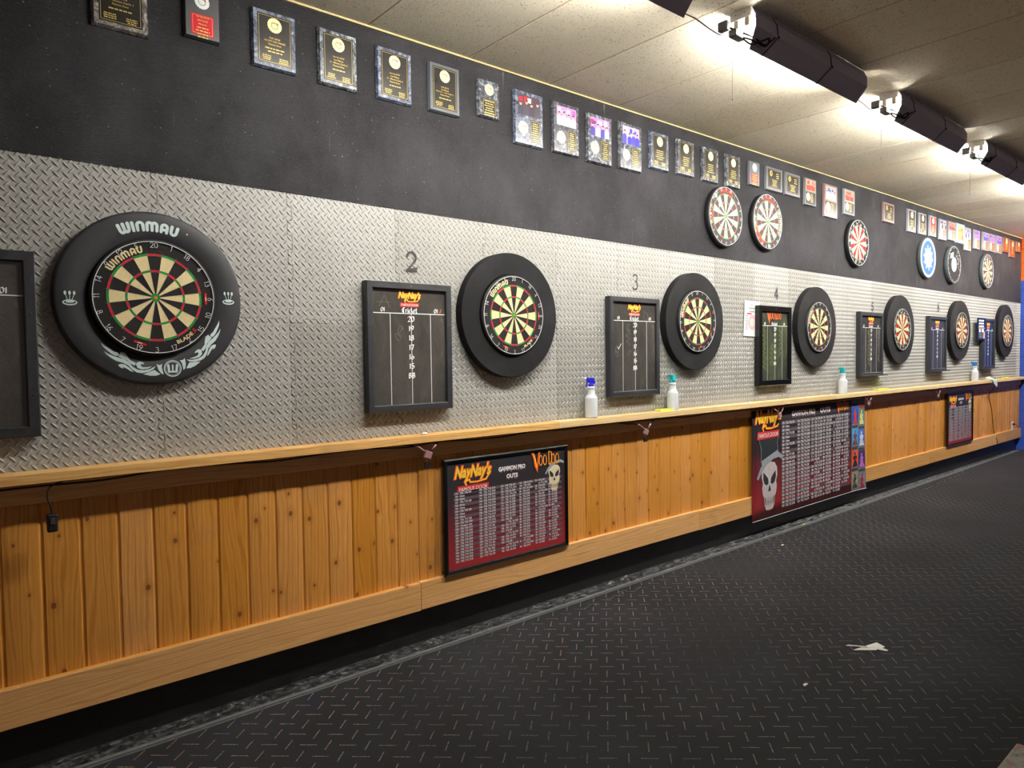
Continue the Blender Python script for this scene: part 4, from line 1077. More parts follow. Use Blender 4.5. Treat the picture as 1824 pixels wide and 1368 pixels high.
P = [
 (.534, .729, 2.758, 3.010, 'full', 'marble_brown', 'plate_black', 'marble plaque with gold text, leftmost and cut by the top edge', ['Fall 2003', '1st Place', 'B - Monte Carlo 1', 'Famous Door']),
 (.859, 1.002, 2.806, 3.010, 'split', 'frame_darkgrey', 'plate_red', 'narrow black plaque with bright red plate near the top left corner', ['Spring 2014', '2ND PLACE', 'Masters']),
 (1.133, 1.332, 2.762, 3.012, 'full', 'marble_blue', 'plate_black', 'blue-grey marble plaque with scalloped seal, third from the left', ['Fall 2006', 'AA CITY CUP WINNER', 'Famous Door']),
 (1.436, 1.632, 2.757, 3.013, 'full', 'marble_silver', 'plate_black', 'bright silver marble plaque, fourth from the left', ['Spring 2004', '1st Place', 'A - Monte Carlo 2', 'Famous Door']),
 (1.735, 1.935, 2.757, 3.013, 'full', 'marble_blue', 'plate_black', 'mottled blue marble plaque between the silver marble one and the plain grey one', ['Spring 2007', '1st Place', 'A - Monte Carlo 4', 'Famous Door']),
 (2.036, 2.232, 2.763, 3.016, 'full', 'frame_grey', 'plate_black', 'plain satin grey plaque with gold text, sixth from the left', ['Fall 2012', '1st Place', 'Masters - Las Vegas 2', 'Famous Door']),
 (2.354, 2.505, 2.803, 3.008, 'split', 'marble_dark', 'plate_black', 'small dark marble plaque just left of the first photo plaque', None),
 (2.611, 2.834, 2.705, 3.012, 'photo', 'marble_blue', 'plate_black', 'tall plaque whose photo shows people in black and red, leftmost photo plaque', RED),
 (2.914, 3.135, 2.710, 3.014, 'photo', 'marble_dark', 'plate_black', 'tall plaque with pink and white group photo, second photo plaque from the left', VIO),
 (3.207, 3.436, 2.702, 3.008, 'photo', 'marble_dark', 'plate_black', 'tall plaque whose photo shows a white shirt held up, third photo plaque', WHT),
 (3.509, 3.734, 2.710, 3.016, 'photo', 'marble_dark', 'plate_black', 'tall plaque with a blue group photo, fourth photo plaque', BLU),
 (3.822, 4.027, 2.763, 3.016, 'full', 'marble_blue', 'plate_black', 'marble plaque just right of the blue group photo plaque', None),
 (4.122, 4.326, 2.770, 3.022, 'full', 'marble_dark', 'plate_black', 'dark marble plaque, second of the four text plaques right of the photo plaques', None),
 (4.425, 4.630, 2.770, 3.022, 'full', 'marble_dark', 'plate_black', 'dark marble plaque, left neighbour of the one touching the high dartboard', None),
 (4.732, 4.930, 2.774, 3.023, 'full', 'marble_dark', 'plate_black', 'dark marble plaque whose lower edge is overlapped by the left high dartboard', None),
 (5.055, 5.213, 2.832, 3.027, 'split', 'frame_grey', 'plate_red', 'small grey plaque with white seal and red plate in the middle of the row', None),
 (5.308, 5.575, 2.831, 3.029, 'wide', 'frame_grey', 'plate_black', 'wide grey plaque with gold border, left one of the pair', None),
 (5.612, 5.870, 2.831, 3.030, 'wide', 'frame_grey', 'plate_black', 'wide grey plaque with gold border, right one of the pair', None),
 (5.950, 6.164, 2.793, 3.036, 'photo', 'frame_grey', 'plate_black', 'grey plaque with gold-edged orange photo, left of the tall rosewood plaque', ORG),
 (6.308, 6.573, 2.732, 3.037, 'photo', 'frame_pink', 'plate_black', 'tall rosewood plaque with gold-edged photo', [(60, 60, 90), (150, 160, 190), (40, 40, 60), (230, 220, 220)]),
 (6.705, 6.936, 2.803, 3.048, 'photo', 'frame_silver', 'plate_black', 'silver-grey photo plaque right above the lone high dartboard', ORG),
 (7.597, 7.872, 2.835, 3.042, 'wide', 'frame_pink', 'plate_black', 'squarish rosewood plaque hanging alone in the gap', None),
 (8.230, 8.458, 2.801, 3.052, 'full', 'frame_silver', 'plate_black', 'silver-edged plaque with pale gold seal, first of the far group', None),
 (8.546, 8.761, 2.805, 3.050, 'full', 'frame_silver', 'plate_black', 'silver-edged plaque immediately left of the all-red plaque', None),
 (8.863, 9.071, 2.815, 3.056, 'full', 'frame_silver', 'plate_red', 'all-red plaque with white seal in the far group', None),
 (9.160, 9.398, 2.807, 3.054, 'photo', 'frame_silver', 'plate_red', 'photo plaque with small red plate, right of the all-red plaque', [(70, 60, 110), (220, 200, 215), (170, 60, 80), (60, 50, 60)]),
 (9.454, 9.702, 2.830, 3.062, 'photo', 'frame_silver', 'plate_brown', 'plaque with salmon photo, left of the teal-mounted picture', ORG),
 (9.722, 10.030, 2.823, 3.070, 'picture', 'frame_teal', 'plate_black', 'teal-mounted golden picture plaque overlapping its neighbours', [(200, 170, 80), (150, 120, 60), (220, 200, 120)]),
 (10.034, 10.272, 2.757, 3.055, 'photo', 'frame_silver', 'plate_brown', 'tall plaque with blue and red photo, hanging lower than its neighbours', [(60, 80, 170), (220, 120, 110), (240, 240, 250), (50, 50, 60)]),
 (10.379, 10.609, 2.809, 3.059, 'photo', 'frame_silver', 'plate_brown', 'first of the four far plaques with violet photos', PU),
 (10.721, 10.962, 2.818, 3.067, 'photo', 'frame_silver', 'plate_brown', 'second of the four far plaques with violet photos', BLU),
 (10.985, 11.224, 2.827, 3.071, 'photo', 'frame_silver', 'plate_brown', 'third of the four far plaques with violet photos', PU),
 (11.285, 11.533, 2.829, 3.077, 'photo', 'frame_silver', 'plate_brown', 'fourth and farthest of the four plaques with violet photos', PU),
 (11.596, 11.867, 2.872, 3.087, 'plain', 'frame_brown', 'plate_rust', 'rust-coloured plaque right after the violet photo plaques', None),
 (11.896, 12.151, 2.826, 3.080, 'plain', 'frame_brown', 'plate_rust', 'tall rust-coloured plaque with shiny seal, last but one', None),
 (12.218, 12.427, 2.929, 3.080, 'plain', 'frame_brown', 'plate_rust', 'last small rust-coloured plaque against the orange end wall', None),
]
for i, (x0, x1, z0, z1, kd, bk, pt, lb, ex) in enumerate(P):
    if kd in ('photo', 'picture'):
        bg_ = {7: (64, 40, 52), 8: (225, 130, 200), 9: (200, 120, 190), 10: (190, 160, 215)}.get(i, (200, 120, 110) if ex is ORG else (150, 110, 190) if ex in (PU, BLU) else (210, 190, 110) if kd == 'picture' else (150, 150, 170))
        plaque(i, x0, x1, z0, z1, kd, bk, pt, lb, cols=ex, bgc=bg_, border=(i in (18, 19, 20)))
    else: plaque(i, x0, x1, z0, z1, kd, bk, pt, lb, txt=ex)

# ------------------------------------------------------------------ checkout posters
C1 = ['170 - T20, T20, DB', '169 - None', '168 - None', '167 - T20, T19, DB', '166 - None', '165 - None', '164 - T20, T18, DB', '163 - None', '162 - None', '161 - T20, T17, DB', '160 - T20, T20, D20', '159 - Cheaters only', '158 - T20, T20, D19', '157 - T20, T19, D20', '156 - T20, T20, D18', '155 - T20, T19, D19', '154 - T20, T18, D20', '153 - T20, T19, D18', '152 - T20, T20, D16', '151 - T20, T17, D20', '150 - T20, T18, D18', '149 - T20, T19, D16', '148 - T20, T16, D20', '147 - T20, T17, D18']
C2 = ['146 - T20, T18, D16', '145 - T20, T15, D20', '144 - T20, T20, D12', '143 - T20, T17, D16', '142 - T20, T14, D20', '141 - T20, T15, D18', '140 - T20, T16, D16', '139 - T20, T13, D20', '138 - T20, T14, D18', '137 - T19, T16, D16', '136 - T20, T20, D8', '135 - T20, T17, D12', '134 - T20, T14, D16', '133 - T20, T19, D8', '132 - T20, T16, D12', '131 - T20, T13, D16', '130 - T20, T20, D5', '129 - T19, T16, D12', '128 - T18, T14, D16', '127 - T20, T17, D8', '126 - T19, T19, D6', '125 - SB, T20, D20', '124 - T20, T16, D8', '123 - T19, T16, D9']
C3 = ['122 - T18, T20, D4', '121 - T20, T11, D14', '120 - T20, 20, D20', '119 - T19, T10, D16', '118 - T20, 18, D20', '117 - T20, 17, D20', '116 - T20, 16, D20', '115 - T20, 15, D20', '114 - T20, 14, D20', '113 - T20, 13, D20', '112 - T20, 20, D16', '111 - T20, 19, D16', '110 - T20, DB', '      or T20, 10, D20', '109 - T20, 17, D16', '108 - T20, 16, D16', '107 - T19, DB', '      or T19, 18, D16', '106 - T20, 14, D16', '105 - T20, 13, D16', '104 - T18, DB', '      or T18, 18, D16', '103 - T20, 11, D16', '102 - T20, 10, D16']
C4 = ['101 - T20, 9, D16', '100 - T20, D20', '99 - T19, 10, D16', '98 - T20, D19', '97 - T19, D20', '96 - T20, D18', '95 - T19, D19', '94 - T18, D20', '93 - T19, D18', '92 - T20, D16', '91 - T17, D20', '90 - T18, D18', '89 - T19, D16', '88 - T16, D20', '87 - T17, D18', '86 - T18, D16', '85 - T15, D20', '84 - T20, D12', '83 - T17, D16', '82 - DB, D16', '    or T14, D20', '81 - T19, D12', '    or T15, D18', '80 - T20, D10']
C5 = ['79 - T19, D11', '    or T13, D20', '78 - T18, D12', '77 - T15, D16', '    or T19, D10', '76 - T20, D8', '75 - T17, D12', '74 - T14, D16', '73 - T19, D8', '72 - T12, D18', '    or T16, D12', '71 - T13, D16', '70 - T18, D8', '69 - T19, D6', '68 - T20, D4', '67 - T17, D8', '66 - T10, D18', '65 - T19, D4', '64 - T16, D8', '63 - T13, D12', '62 - T10, D16', '61 - T15, D8', '60 - 20, D20', '59 - 19, D20']
C6 = ['58 - 18, D20', '57 - 17, D20', '56 - 16, D20', '55 - 15, D20', '54 - 14, D20', '53 - 13, D20', '52 - 12, D20', '51 - 11, D20', '50 - DB', '    or 18, D16', '49 - 17, D16', '48 - 16, D16', '47 - 15, D16', '    or 7, D20', '46 - 6, D20', '45 - 13, D16', '44 - 12, D16', '43 - 3, D20', '    or 11, D16', '42 - 10, D16', '    or 6, D18', '41 - 9, D16']
def table(b, x0, x1, z0, z1, y, cw=(0, .205, .40, .575, .73, .865, 1.0), skip6=0):
    n = 24; dz = (z1-z0)/n; W = x1-x0
    for k in range(0, n, 2): b.rect(x0-.006, x1+.004, z1-(k+1)*dz, z1-k*dz, y, M['band'])
    for c, colm in enumerate((C1, C2, C3, C4, C5, C6)):
        off = skip6 if c == 5 else 0
        for k, s_ in enumerate(colm):
            kk = k+off
            if kk >= n: break
            ind = len(s_)-len(s_.lstrip()); s_ = s_.strip()
            v, f = textgeo(s_, 'LEFT', .028, 0.0, 1.0, 1.0)
            w = max(p[0] for p in v); lim = W*(cw[c+1]-cw[c])*.93
            xx = x0+W*cw[c]; sz = dz*.92; sx = sz*.95
            if ind: xx += lim*.28; lim *= .72
            if w*sx > lim: sx = lim/w
            zb = z1-(kk+1)*dz+dz*.20
            b.add([(xx+p[0]*sx, y-.0005, zb+p[1]*sz) for p in v], f, M['print_white'])
def title(b, txt_, cx, z, w, h, y, seed):
    fit(b, txt_, cx, z, w*1.02, h*1.06, y, pal((150, 60, 64)), .075); fit(b, txt_, cx, z+h*.03, w, h, y-.0005, M['print_white'], .05)
    r = random.Random(seed)
    for k in range(int(w/h*2.2)):
        x = cx-w/2+w*(k+.5)/int(w/h*2.2); l = h*r.uniform(.15, .5)
        b.flat([(x-h*.07, z+h*.05), (x+h*.07, z+h*.05), (x, z-l)], y-.0007, M['print_white'] if k % 2 else pal((190, 90, 90)))
def poster(x0, x1, z0, z1, label, seed, shrink=1.0):
    cx, cz = (x0+x1)/2, (z0+z1)/2; W, H = (x1-x0)/2, (z1-z0)/2; fw_ = .026; D = .018
    root = empty('framed_poster', (cx, -.0285, cz), label, 'poster')
    b = MB(); q = lambda w, h, y: [(-w, y, -h), (w, y, -h), (w, y, h), (-w, y, h)]
    rg = [q(W, H, 0), q(W, H, -D*.6), q(W-.008, H-.008, -D), q(W-fw_+.004, H-fw_+.004, -D*.8), q(W-fw_, H-fw_, -.006)]
    b.add(sum(rg, []), [(k*4+i, k*4+(i+1) % 4, (k+1)*4+(i+1) % 4, (k+1)*4+i) for k in range(4) for i in range(4)], M['frame_gloss'])
    b.build('frame', root, recalc=True)
    iw, ih = W-fw_, H-fw_
    b = MB(); b.box(-iw, iw, -.008, -.004, -ih, ih, M['poster']); pr = b.build('print', root)
    b = MB(); y = -.0084
    table(b, -iw+.045, iw-.03, -ih+.03, ih-.155, y, skip6=2); b.build('checkout_table', pr)
    b = MB(); naynay(b, -iw+.17, ih-.165, .26*shrink, y); b.build('script_logo', pr)
    b = MB(); title(b, 'GAMMON PRO', .015, ih-.080, .20, .026, y, seed); title(b, 'OUTS', .015, ih-.125, .085, .026, y, seed+1); b.build('poster_title', pr)
    b = MB(); voodoo(b, iw-.150, ih-.082, .245, y-.0034); b.build('orange_logo', pr)
    b = MB(); skull(b, iw-.088, ih-.240, .155, y-.0012, M['bone'], M['hat_grey']); b.build('skull_art', pr)
    return root
poster(2.073, 2.990, .334, .955, 'black framed score chart with dark red print on the wood panelling, nearest to the camera', 3)
poster(9.44, 10.357, .332, .988, 'far framed score chart with purplish print on the wood panelling near the end wall', 5)
# big unframed banner
root = empty('score_banner', (6.115, -.034, .585), 'large unframed banner with top-hatted skull and score chart hanging from the ledge', 'banner')
BW, BH = 1.035, .448
b = MB(); n = 24
vs_ = []
for i in range(n+1):
    u = i/n; x_ = -BW+2*BW*u
    for j in range(9):
        v = j/8; z_ = -BH+2*BH*v+(-.01+.012*u)*(1-v)
        curl = .020*max(0, (u-.86)/.14)**2*(1-v)**2
        vs_.append((x_, -curl, z_))
b.add(vs_, [(i*9+j, (i+1)*9+j, (i+1)*9+j+1, i*9+j+1) for i in range(n) for j in range(8)], M['banner'], True)
bn = b.build('sheet', root)
mo = bn.modifiers.new('thick', 'SOLIDIFY'); mo.thickness = .0012; mo.offset = 1.0
def bend(mbx):   # lay printed layers on the curled sheet
    out = []
    for (x_, y_, z_) in mbx.v:
        u = (x_+BW)/(2*BW); v = (z_+BH)/(2*BH)
        u = min(max(u, 0), 1); v = min(max(v, 0), 1)
        curl = .020*max(0, (u-.86)/.14)**2*(1-v)**2
        out.append((x_, y_-curl-.003, z_+(-.01+.012*u)*(1-v)))
    mbx.v = out; return mbx
y = -.0006
b = MB(); table(b, -.575, .705, -BH+.05, BH-.115, y); bend(b).build('checkout_table', bn)
b = MB(); naynay(b, -.795, BH-.24, .42, y-.002); bend(b).build('script_logo', bn)
b = MB(); title(b, 'GAMMON PRO', -.20, BH-.085, .42, .046, y, 9); title(b, 'OUTS', .20, BH-.085, .20, .046, y, 11); bend(b).build('poster_title', bn)
b = MB(); voodoo(b, .56, BH-.088, .28, y-.001); bend(b).build('orange_logo', bn)
b = MB(); skull(b, -.775, -BH+.065, .40, y-.001, M['bone_pale'], M['hat_black'], crown=1.52); b.v = [(max(p[0], -BW+.004), p[1], min(p[2], .21)) for p in b.v]; bend(b).build('skull_art', bn)
b = MB()
def grect(b, x0, x1, z0, z1, y, m):
    for i in range(4):
        for j in range(max(1, int((z1-z0)/.03))):
            n_ = max(1, int((z1-z0)/.03)); b.rect(x0+(x1-x0)*i/4, x0+(x1-x0)*(i+1)/4, z0+(z1-z0)*j/n_, z0+(z1-z0)*(j+1)/n_, y, m)
ART = [((30, 70, 170), (200, 60, 60)), ((60, 150, 210), (120, 60, 40)), ((214, 84, 50), (50, 34, 36)), ((150, 140, 110), (50, 48, 50)),
       ((110, 130, 120), (210, 220, 140)), ((70, 100, 180), (200, 210, 220)), ((50, 44, 90), (190, 110, 200)), ((110, 120, 130), (160, 40, 50))]
for c in range(2):
    xa = .748+c*.142; xb = xa+.132
    grect(b, xa-.008, xb+.006, -BH+.006, BH-.004, y, pal((110, 112, 116)))
    for r_ in range(4):
        za = BH-.02-(r_+1)*.212-(.02*c); zb = za+.165
        if za < -BH+.01: za = -BH+.012
        bgc, fg = ART[c*4+r_]
        grect(b, xa, xb, za, zb, y-.0008, pal(bgc))
        grect(b, xa+.006, xb-.006, zb+.006, min(zb+.030, BH-.006), y-.0008, pal((60, 60, 66)) if (c, r_) != (1, 0) else pal((180, 40, 40)))
        rr = random.Random(c*7+r_)
        for k in range(9): b.stroke([(rr.uniform(xa+.01, xb-.01), rr.uniform(za+.01, zb-.01)), (rr.uniform(xa+.01, xb-.01), rr.uniform(za+.01, zb-.01))], .005, y-.0014, pal(tuple(min(255, q_+50) for q_ in bgc)))
        mx = (xa+xb)/2
        lw_, sw_, tw_ = rr.uniform(.03, .058), rr.uniform(.028, .05), rr.uniform(-.01, .01)
        b.flat([(mx-lw_, za+.004), (mx-.022+tw_, za+.06), (mx-sw_, za+.098), (mx, za+.118), (mx+sw_, za+.098), (mx+.022+tw_, za+.06), (mx+lw_, za+.004)], y-.0022, pal(fg))
        b.disc(mx, za+.128, .014, y-.0022, pal(fg), .018, n=12)
        for k in range(8):
            hx = mx+rr.uniform(-.05, .05); hz = za+rr.uniform(.02, .13)
            b.stroke([(hx, hz), (hx+rr.uniform(-.035, .035), hz+rr.uniform(-.03, .03))], .004, y-.0030, pal(tuple(min(255, int(q_*.7+rr.choice((20, 70))) ) for q_ in bgc)))
bend(b).build('fantasy_art_strip', bn)
b = MB()
for i in range(24): b.rect(-BW+2*BW*i/24, -BW+2*BW*(i+1)/24, -BH, -BH+.006, -.0006, M['print_white'])
bend(b).build('white_border', bn)

# ------------------------------------------------------------------ small wall papers
root = empty('paper_notice', (5.120, -.0035, 1.774), 'white paper sheet with pink round diagram taped left of scoreboard four', 'paper')
b = MB(); b.flat([(-.118, -.138), (.120, -.145), (.122, .140), (-.098, .146)], -.0012, M['paper']); b.flat([(-.118, -.138), (.120, -.145), (.122, .140), (-.098, .146)], .0012, M['paper'])
b.build('sheet', root)
b = MB(); y = -.0018
b.arc(.01, -.03, .03, .062, 0, 2*PI, y, M['pink_print'], 24); b.disc(.01, -.03, .028, y-.0003, M['green_print'], n=18)
b.rect(-.07, .0, .034, .046, y-.0004, pal((214, 40, 60)))
for k in range(10): b.rect(-.095, -.052, .02-k*.012, .024-k*.012, y-.0004, M['grey_print']); b.rect(.065, .10, .025-k*.012, .029-k*.012, y-.0004, M['grey_print'])
for k in range(4): b.rect(-.05+.004*k, .06-.006*k, .095-k*.014, .102-k*.014, y-.0004, M['grey_print'] if k % 2 else M['green_print'])
b.disc(.0, .112, .022, y-.0004, M['pink_print'], .010, n=14); b.build('printed_diagram', root)
root = empty('small_notice', (10.59, -.050, 1.775), 'small black and white notice board overlapping the far scoreboard', 'notice')
b = MB(); b.box(-.155, .155, -.008, .0, -.142, .146, M['frame_gloss']); b.build('backing_board', root)
b = MB(); y = -.0084
for k in range(3): b.rect(-.11, .09, .10-k*.036, .122-k*.036, y, M['print_white'])
b.rect(-.13, .13, .012, .02, y, M['pink_print']); b.rect(-.10, -.03, -.04, .005, y, M['print_white']); b.rect(.0, .09, -.04, .005, y, M['print_white'])
for k in range(4): b.rect(-.11, .06+.01*k, -.062-k*.018, -.052-k*.018, y, M['grey_print'])
b.rect(.08, .125, -.12, -.03, y, M['pink_print']); b.build('printed_text', root)

# ------------------------------------------------------------------ strip lights
def fixture(x0, label):
    zc = ZC(x0+.6)
    root = empty('strip_light', (x0, -1.21, zc), label, 'ceiling light', 'fluorescent strip lights in a line on the ceiling')
    Lh = 1.19
    b = MB(); b.box(0.0, Lh, -.052, .050, -.040, .012, M['housing']); b.build('housing', root, bevel=.003)
    b = MB(); b.box(-.002, 0.0, -.053, .053, -.044, .01, M['housing'])
    b.lathe([(.010, 0), (.010, -.0006), (.008, -.0006)], M['socket'], 20, 'X', (-.0022, .0, -.018), caps=False)
    for s_ in (-1, 1): b.lathe([(.0028, 0), (0, -.0008)], M['black_plastic'], 8, 'X', (-.0022, s_*.022, -.018))
    b.build('end_plate', root)
    for yy in (-.030, .026):
        for xx in (.004, Lh-.022):
            b = MB(); b.box(xx, xx+.018, yy-.012, yy+.012, -.078, -.040, M['socket']); b.build('lamp_socket', root, bevel=.003)
        b = MB(); b.lathe([(.0125, 0), (.0125, Lh-.044)], M['tube'], 14, 'X', (.022, yy, -.064)); b.build('fluorescent_tube', root)
    b = MB(); pr = [(-.055, .0), (-.074, -.040), (-.074, -.094), (-.012, -.170), (-.0105, -.1685), (-.072, -.0932), (-.072, -.041), (-.053, .0)]
    n = len(pr); xa = [(.0, .04)[0 if k in (0, 1, 6, 7, 2, 5) else 1] for k in range(n)]
    xa = [.010, .010, .010, .060, .060, .010, .010, .010]
    b.add([(xa[k], pr[k][0], pr[k][1]) for k in range(n)]+[(1.2, p[0], p[1]) for p in pr], [(i, (i+1) % n, n+(i+1) % n, n+i) for i in range(n)]+[tuple(range(n)), tuple(range(n, 2*n))], M['shade'])
    b.mi(M['housing']); b.fm[4] = b.fm[5] = b.fm[6] = 1
    b.build('light_cover', root, recalc=True)
    for k, xx in enumerate((.19, .74)):
        b = MB(); pts = [(xx, -.056, -.002), (xx+.006, -.0765, -.042), (xx+.02, -.077, -.095), (xx+.0, -.045, -.134), (xx-.02, -.014, -.172), (xx-.02, -.008, -.168)]
        b.tube(pts, .0022, M['cable_black'], 6, False); b.lathe([(0, -.006), (.006, 0), (0, .006)], M['cable_black'], 10, 'X', (xx+.021, -.078, -.096))
        b.build('hanging_strap', root)
    b = MB(); b.box(-.055, .03, -.01, .030, -.135, -.100, M['black_plastic']); b.box(-.075, -.045, .025, .075, -.10, -.055, M['black_plastic']); b.build('power_adapter', root, bevel=.006)
    b = MB(); b.tube([(-.06, .05, -.075), (.0, -.0, -.10), (.06, -.04, -.128), (.12, -.045, -.142), (.16, -.05, -.13), (.15, -.062, -.112), (.11, -.055, -.13), (.05, -.028, -.155), (.0, -.015, -.135), (.04, -.035, -.14), (.13, -.045, -.15), (.17, -.055, -.12), (.19, -.07, -.10)], .0045, M['cable_black'], 6)
    b.build('coiled_cord', root)
    b = MB(); b.tube([(-.004, .04, -.05), (-.004, .04, -.40)], .0009, M['screw'], 5, False); b.lathe([(0, -.006), (.003, 0), (0, .006)], M['screw'], 8, 'Z', (-.004, .04, -.405))
    b.build('pull_chain', root)
    return root
FX = [1.335, 2.995, 4.675, 6.33, 8.0, 9.66, 11.3]
FL = ['strip light whose dark cover tip pokes in at the top edge', 'nearest fully visible strip light with dark cover and coiled cord', 'middle strip light of the three with visible end plates',
      'strip light cut off by the right edge of the picture', 'strip light beyond the one cut off by the right edge', 'last but one strip light down the room', 'last strip light next to the blue and orange wall']
for x_, l_ in zip(FX, FL): fixture(x_, l_)
for k, (xa, xb, lb) in enumerate(((2.53, 3.0, 'thin cord between the top-edge light and the nearest full light'), (4.19, 4.68, 'thin cord sagging between the nearest and the middle light'), (5.87, 6.34, 'thin cord sagging between the middle and the right-edge light'))):
    b = MB(); z0 = ZC(xa)
    b.tube([(xa-.03, -1.215, z0-.155), (xa+.04, -1.20, z0-.135), (xa+.14, -1.19, z0-.125), (xa+.26, -1.18, z0-.13), (xa+.36, -1.17, z0-.125), (xb-.045, -1.155, z0-.095)], .003, pal((120, 90, 80)), 6)
    tag(b.build('light_cord'), lb, 'cord', 'cords between the strip lights')

# ------------------------------------------------------------------ bottles, sponges, chalk
def bottle(x, y, z, rz, trig, label, pump=False):
    root = empty('spray_bottle', (x, y, z), label, 'spray bottle', 'spray bottles on the ledge'); root.rotation_euler = (0, 0, rz)
    b = MB(); b.lathe([(.030, 0), (.0385, .003), (.0395, .010), (.0395, .122), (.0385, .128), (.031, .138), (.0255, .145), (.0232, .156), (.0215, .176), (.0215, .180), (.0235, .182), (.0235, .192), (.021, .196), (.0, .196)], M['bottle'], 36, 'Z')
    b.build('bottle_body', root)
    b = MB(); b.lathe([(.0165, .1965), (.0165, .210), (.0125, .214), (.0, .214)], M[trig], 20, 'Z')
    b.add([(-.030, -.010, .238), (.020, -.012, .232), (.024, -.011, .212), (-.004, -.011, .212), (-.030, .010, .238), (.020, .012, .232), (.024, .011, .212), (-.004, .011, .212), (-.034, -.008, .252), (.018, -.010, .250), (-.034, .008, .252), (.018, .010, .250)],
          [(0, 1, 9, 8), (4, 10, 11, 5), (0, 8, 10, 4), (8, 9, 11, 10), (1, 5, 11, 9), (0, 3, 2, 1), (4, 5, 6, 7), (0, 4, 7, 3), (1, 2, 6, 5), (3, 7, 6, 2)], M[trig])
    b.build('trigger_head', root, recalc=True)
    b = MB(); b.add([(-.026, -.006, .238), (-.018, -.006, .238), (-.030, -.006, .196), (-.037, -.006, .198), (-.026, .006, .238), (-.018, .006, .238), (-.030, .006, .196), (-.037, .006, .198)], [(0, 1, 2, 3), (7, 6, 5, 4), (0, 4, 5, 1), (1, 5, 6, 2), (2, 6, 7, 3), (3, 7, 4, 0)], M[trig]); b.build('trigger_lever', root, recalc=True)
    b = MB(); b.lathe([(.0085, 0), (.0095, -.012), (.006, -.014), (0, -.014)], M['white_plastic'] if trig == 'trig_blue' else M[trig], 14, 'X', (-.034, 0, .245)); b.build('nozzle', root)
bottle(3.190, -.050, 1.1046, math.radians(-25), 'trig_blue', 'clear spray bottle with dark blue trigger, nearest to the camera')
bottle(4.020, -.050, 1.1012, math.radians(-110), 'trig_teal', 'clear spray bottle with teal top below the third dartboard')
bottle(6.635, -.050, 1.1012, math.radians(-115), 'trig_teal', 'clear spray bottle with teal top left of scoreboard five')
bottle(10.37, -.050, 1.1012, math.radians(-40), 'trig_sky', 'clear spray bottle with sky blue trigger near the end wall')
for x0, w, lb in ((3.855, .14, 'yellow sponge on the ledge between the first two spray bottles'), (7.38, .26, 'thin yellow sponge on the ledge below the fifth dartboard'), (11.60, .2, 'far yellow sponge on the ledge close to the end wall')):
    b = MB(); b.box(x0, x0+w, -.075, -.02, 1.1012, 1.117, M['sponge']); tag(b.build('sponge', bevel=.004), lb, 'sponge', 'yellow sponges on the ledge')
for x0, lb in ((1.93, 'white chalk stub on the ledge below scoreboard two'), (4.98, 'crumbled white chalk stub on the ledge left of scoreboard four'), (6.36, 'white chalk stub on the ledge near the second teal-topped bottle')):
    b = MB(); b.lathe([(.004, 0), (.006, .002), (.006, .03), (.004, .032)], M['print_white'], 12, 'X', (x0, -.06, 1.1078 if 2.87 < x0 < 2.9 else 1.1074)); tag(b.build('chalk_stub'), lb, 'chalk', 'chalk stubs on the ledge')
# clip hanging over the ledge with its cord
root = empty('clip_lamp', (10.93, -.05, 1.101), 'white plastic clip hanging over the ledge edge beside the last spray bottle', 'plastic clip')
b = MB(); b.add([(-.12, .0, .035), (-.05, -.02, .045), (.02, -.05, .035), (.09, -.06, -.01), (.13, -.062, -.06), (.09, -.062, -.09), (.03, -.058, -.06), (-.02, -.045, .0), (-.12, -.01, .018),
                 (-.12, .0, .040), (-.05, -.026, .051), (.02, -.058, .041), (.09, -.070, -.008), (.13, -.070, -.062), (.09, -.070, -.096), (.03, -.067, -.064), (-.02, -.053, .002), (-.12, -.014, .022)],
                [tuple(range(9)), tuple(range(17, 8, -1))]+[(i, (i+1) % 9, 9+(i+1) % 9, 9+i) for i in range(9)], M['mask'])
b.build('clip_body', root, recalc=True)
b = MB(); b.tube([(.07, -.055, -.07), (.10, -.02, -.14), (.18, .04, -.22), (.30, .044, -.40), (.36, .044, -.56), (.42, .044, -.72), (.45, .012, -.86), (.46, .012, -.90)], .004, M['cable_black'], 6); b.build('dark_cord', root)
# under-ledge cable and connectors
b = MB(); pts = []; x = -.8; r = random.Random(4)
while x < 11.2:
    pts.append((x, -.030-.01*r.random(), 1.056+r.uniform(-.014, .004))); x += .22
b.tube(pts, .0035, M['cable_black'], 6); tag(b.build('under_shelf_cable'), 'long black cable running just under the ledge', 'cable')
def connector(x, z, label, k):
    root = empty('cable_connector', (x, -.078, z), label, 'connector', 'small pinkish connectors dangling under the ledge')
    b = MB(); b.box(-.021, .021, -.008, .008, -.026, .014, M['pink_plastic']); b.build('connector_body', root, bevel=.004).rotation_euler = (0, .35*k, 0)
    b = MB(); b.tube([(-.02, 0, .012), (-.06, 0, .040), (-.10, .01, .052), (-.20, .02, .062), (-.28, .028, .078)], .004, M['cable_black'], 6); b.tube([(.02, 0, .014), (.05, .0, .045), (.10, .01, .068), (.2, .02, .082)], .004, M['cable_black'], 6); b.build('cable_leads', root)
    for pts in ([(-.025, -.001, .015), (-.058, -.001, .038), (-.08, .004, .047)], [(.022, -.001, .016), (.048, -.001, .044)]):
        b = MB(); b.tube(pts, .0055, M['pink_plastic'], 6); b.build('pink_sleeve', root)
    b = MB(); b.tube([(-.012, 0, -.02), (-.010, -.002, -.042)], .003, M['pink_plastic'], 6); b.box(-.024, .006, -.006, .004, -.072, -.042, M['cable_black']); b.build('loose_plug', root)
connector(1.955, 1.005, 'pinkish cable connector dangling above the nearest framed chart', 1)
connector(3.690, .985, 'pinkish cable connector dangling below the nearest spray bottles', 1)
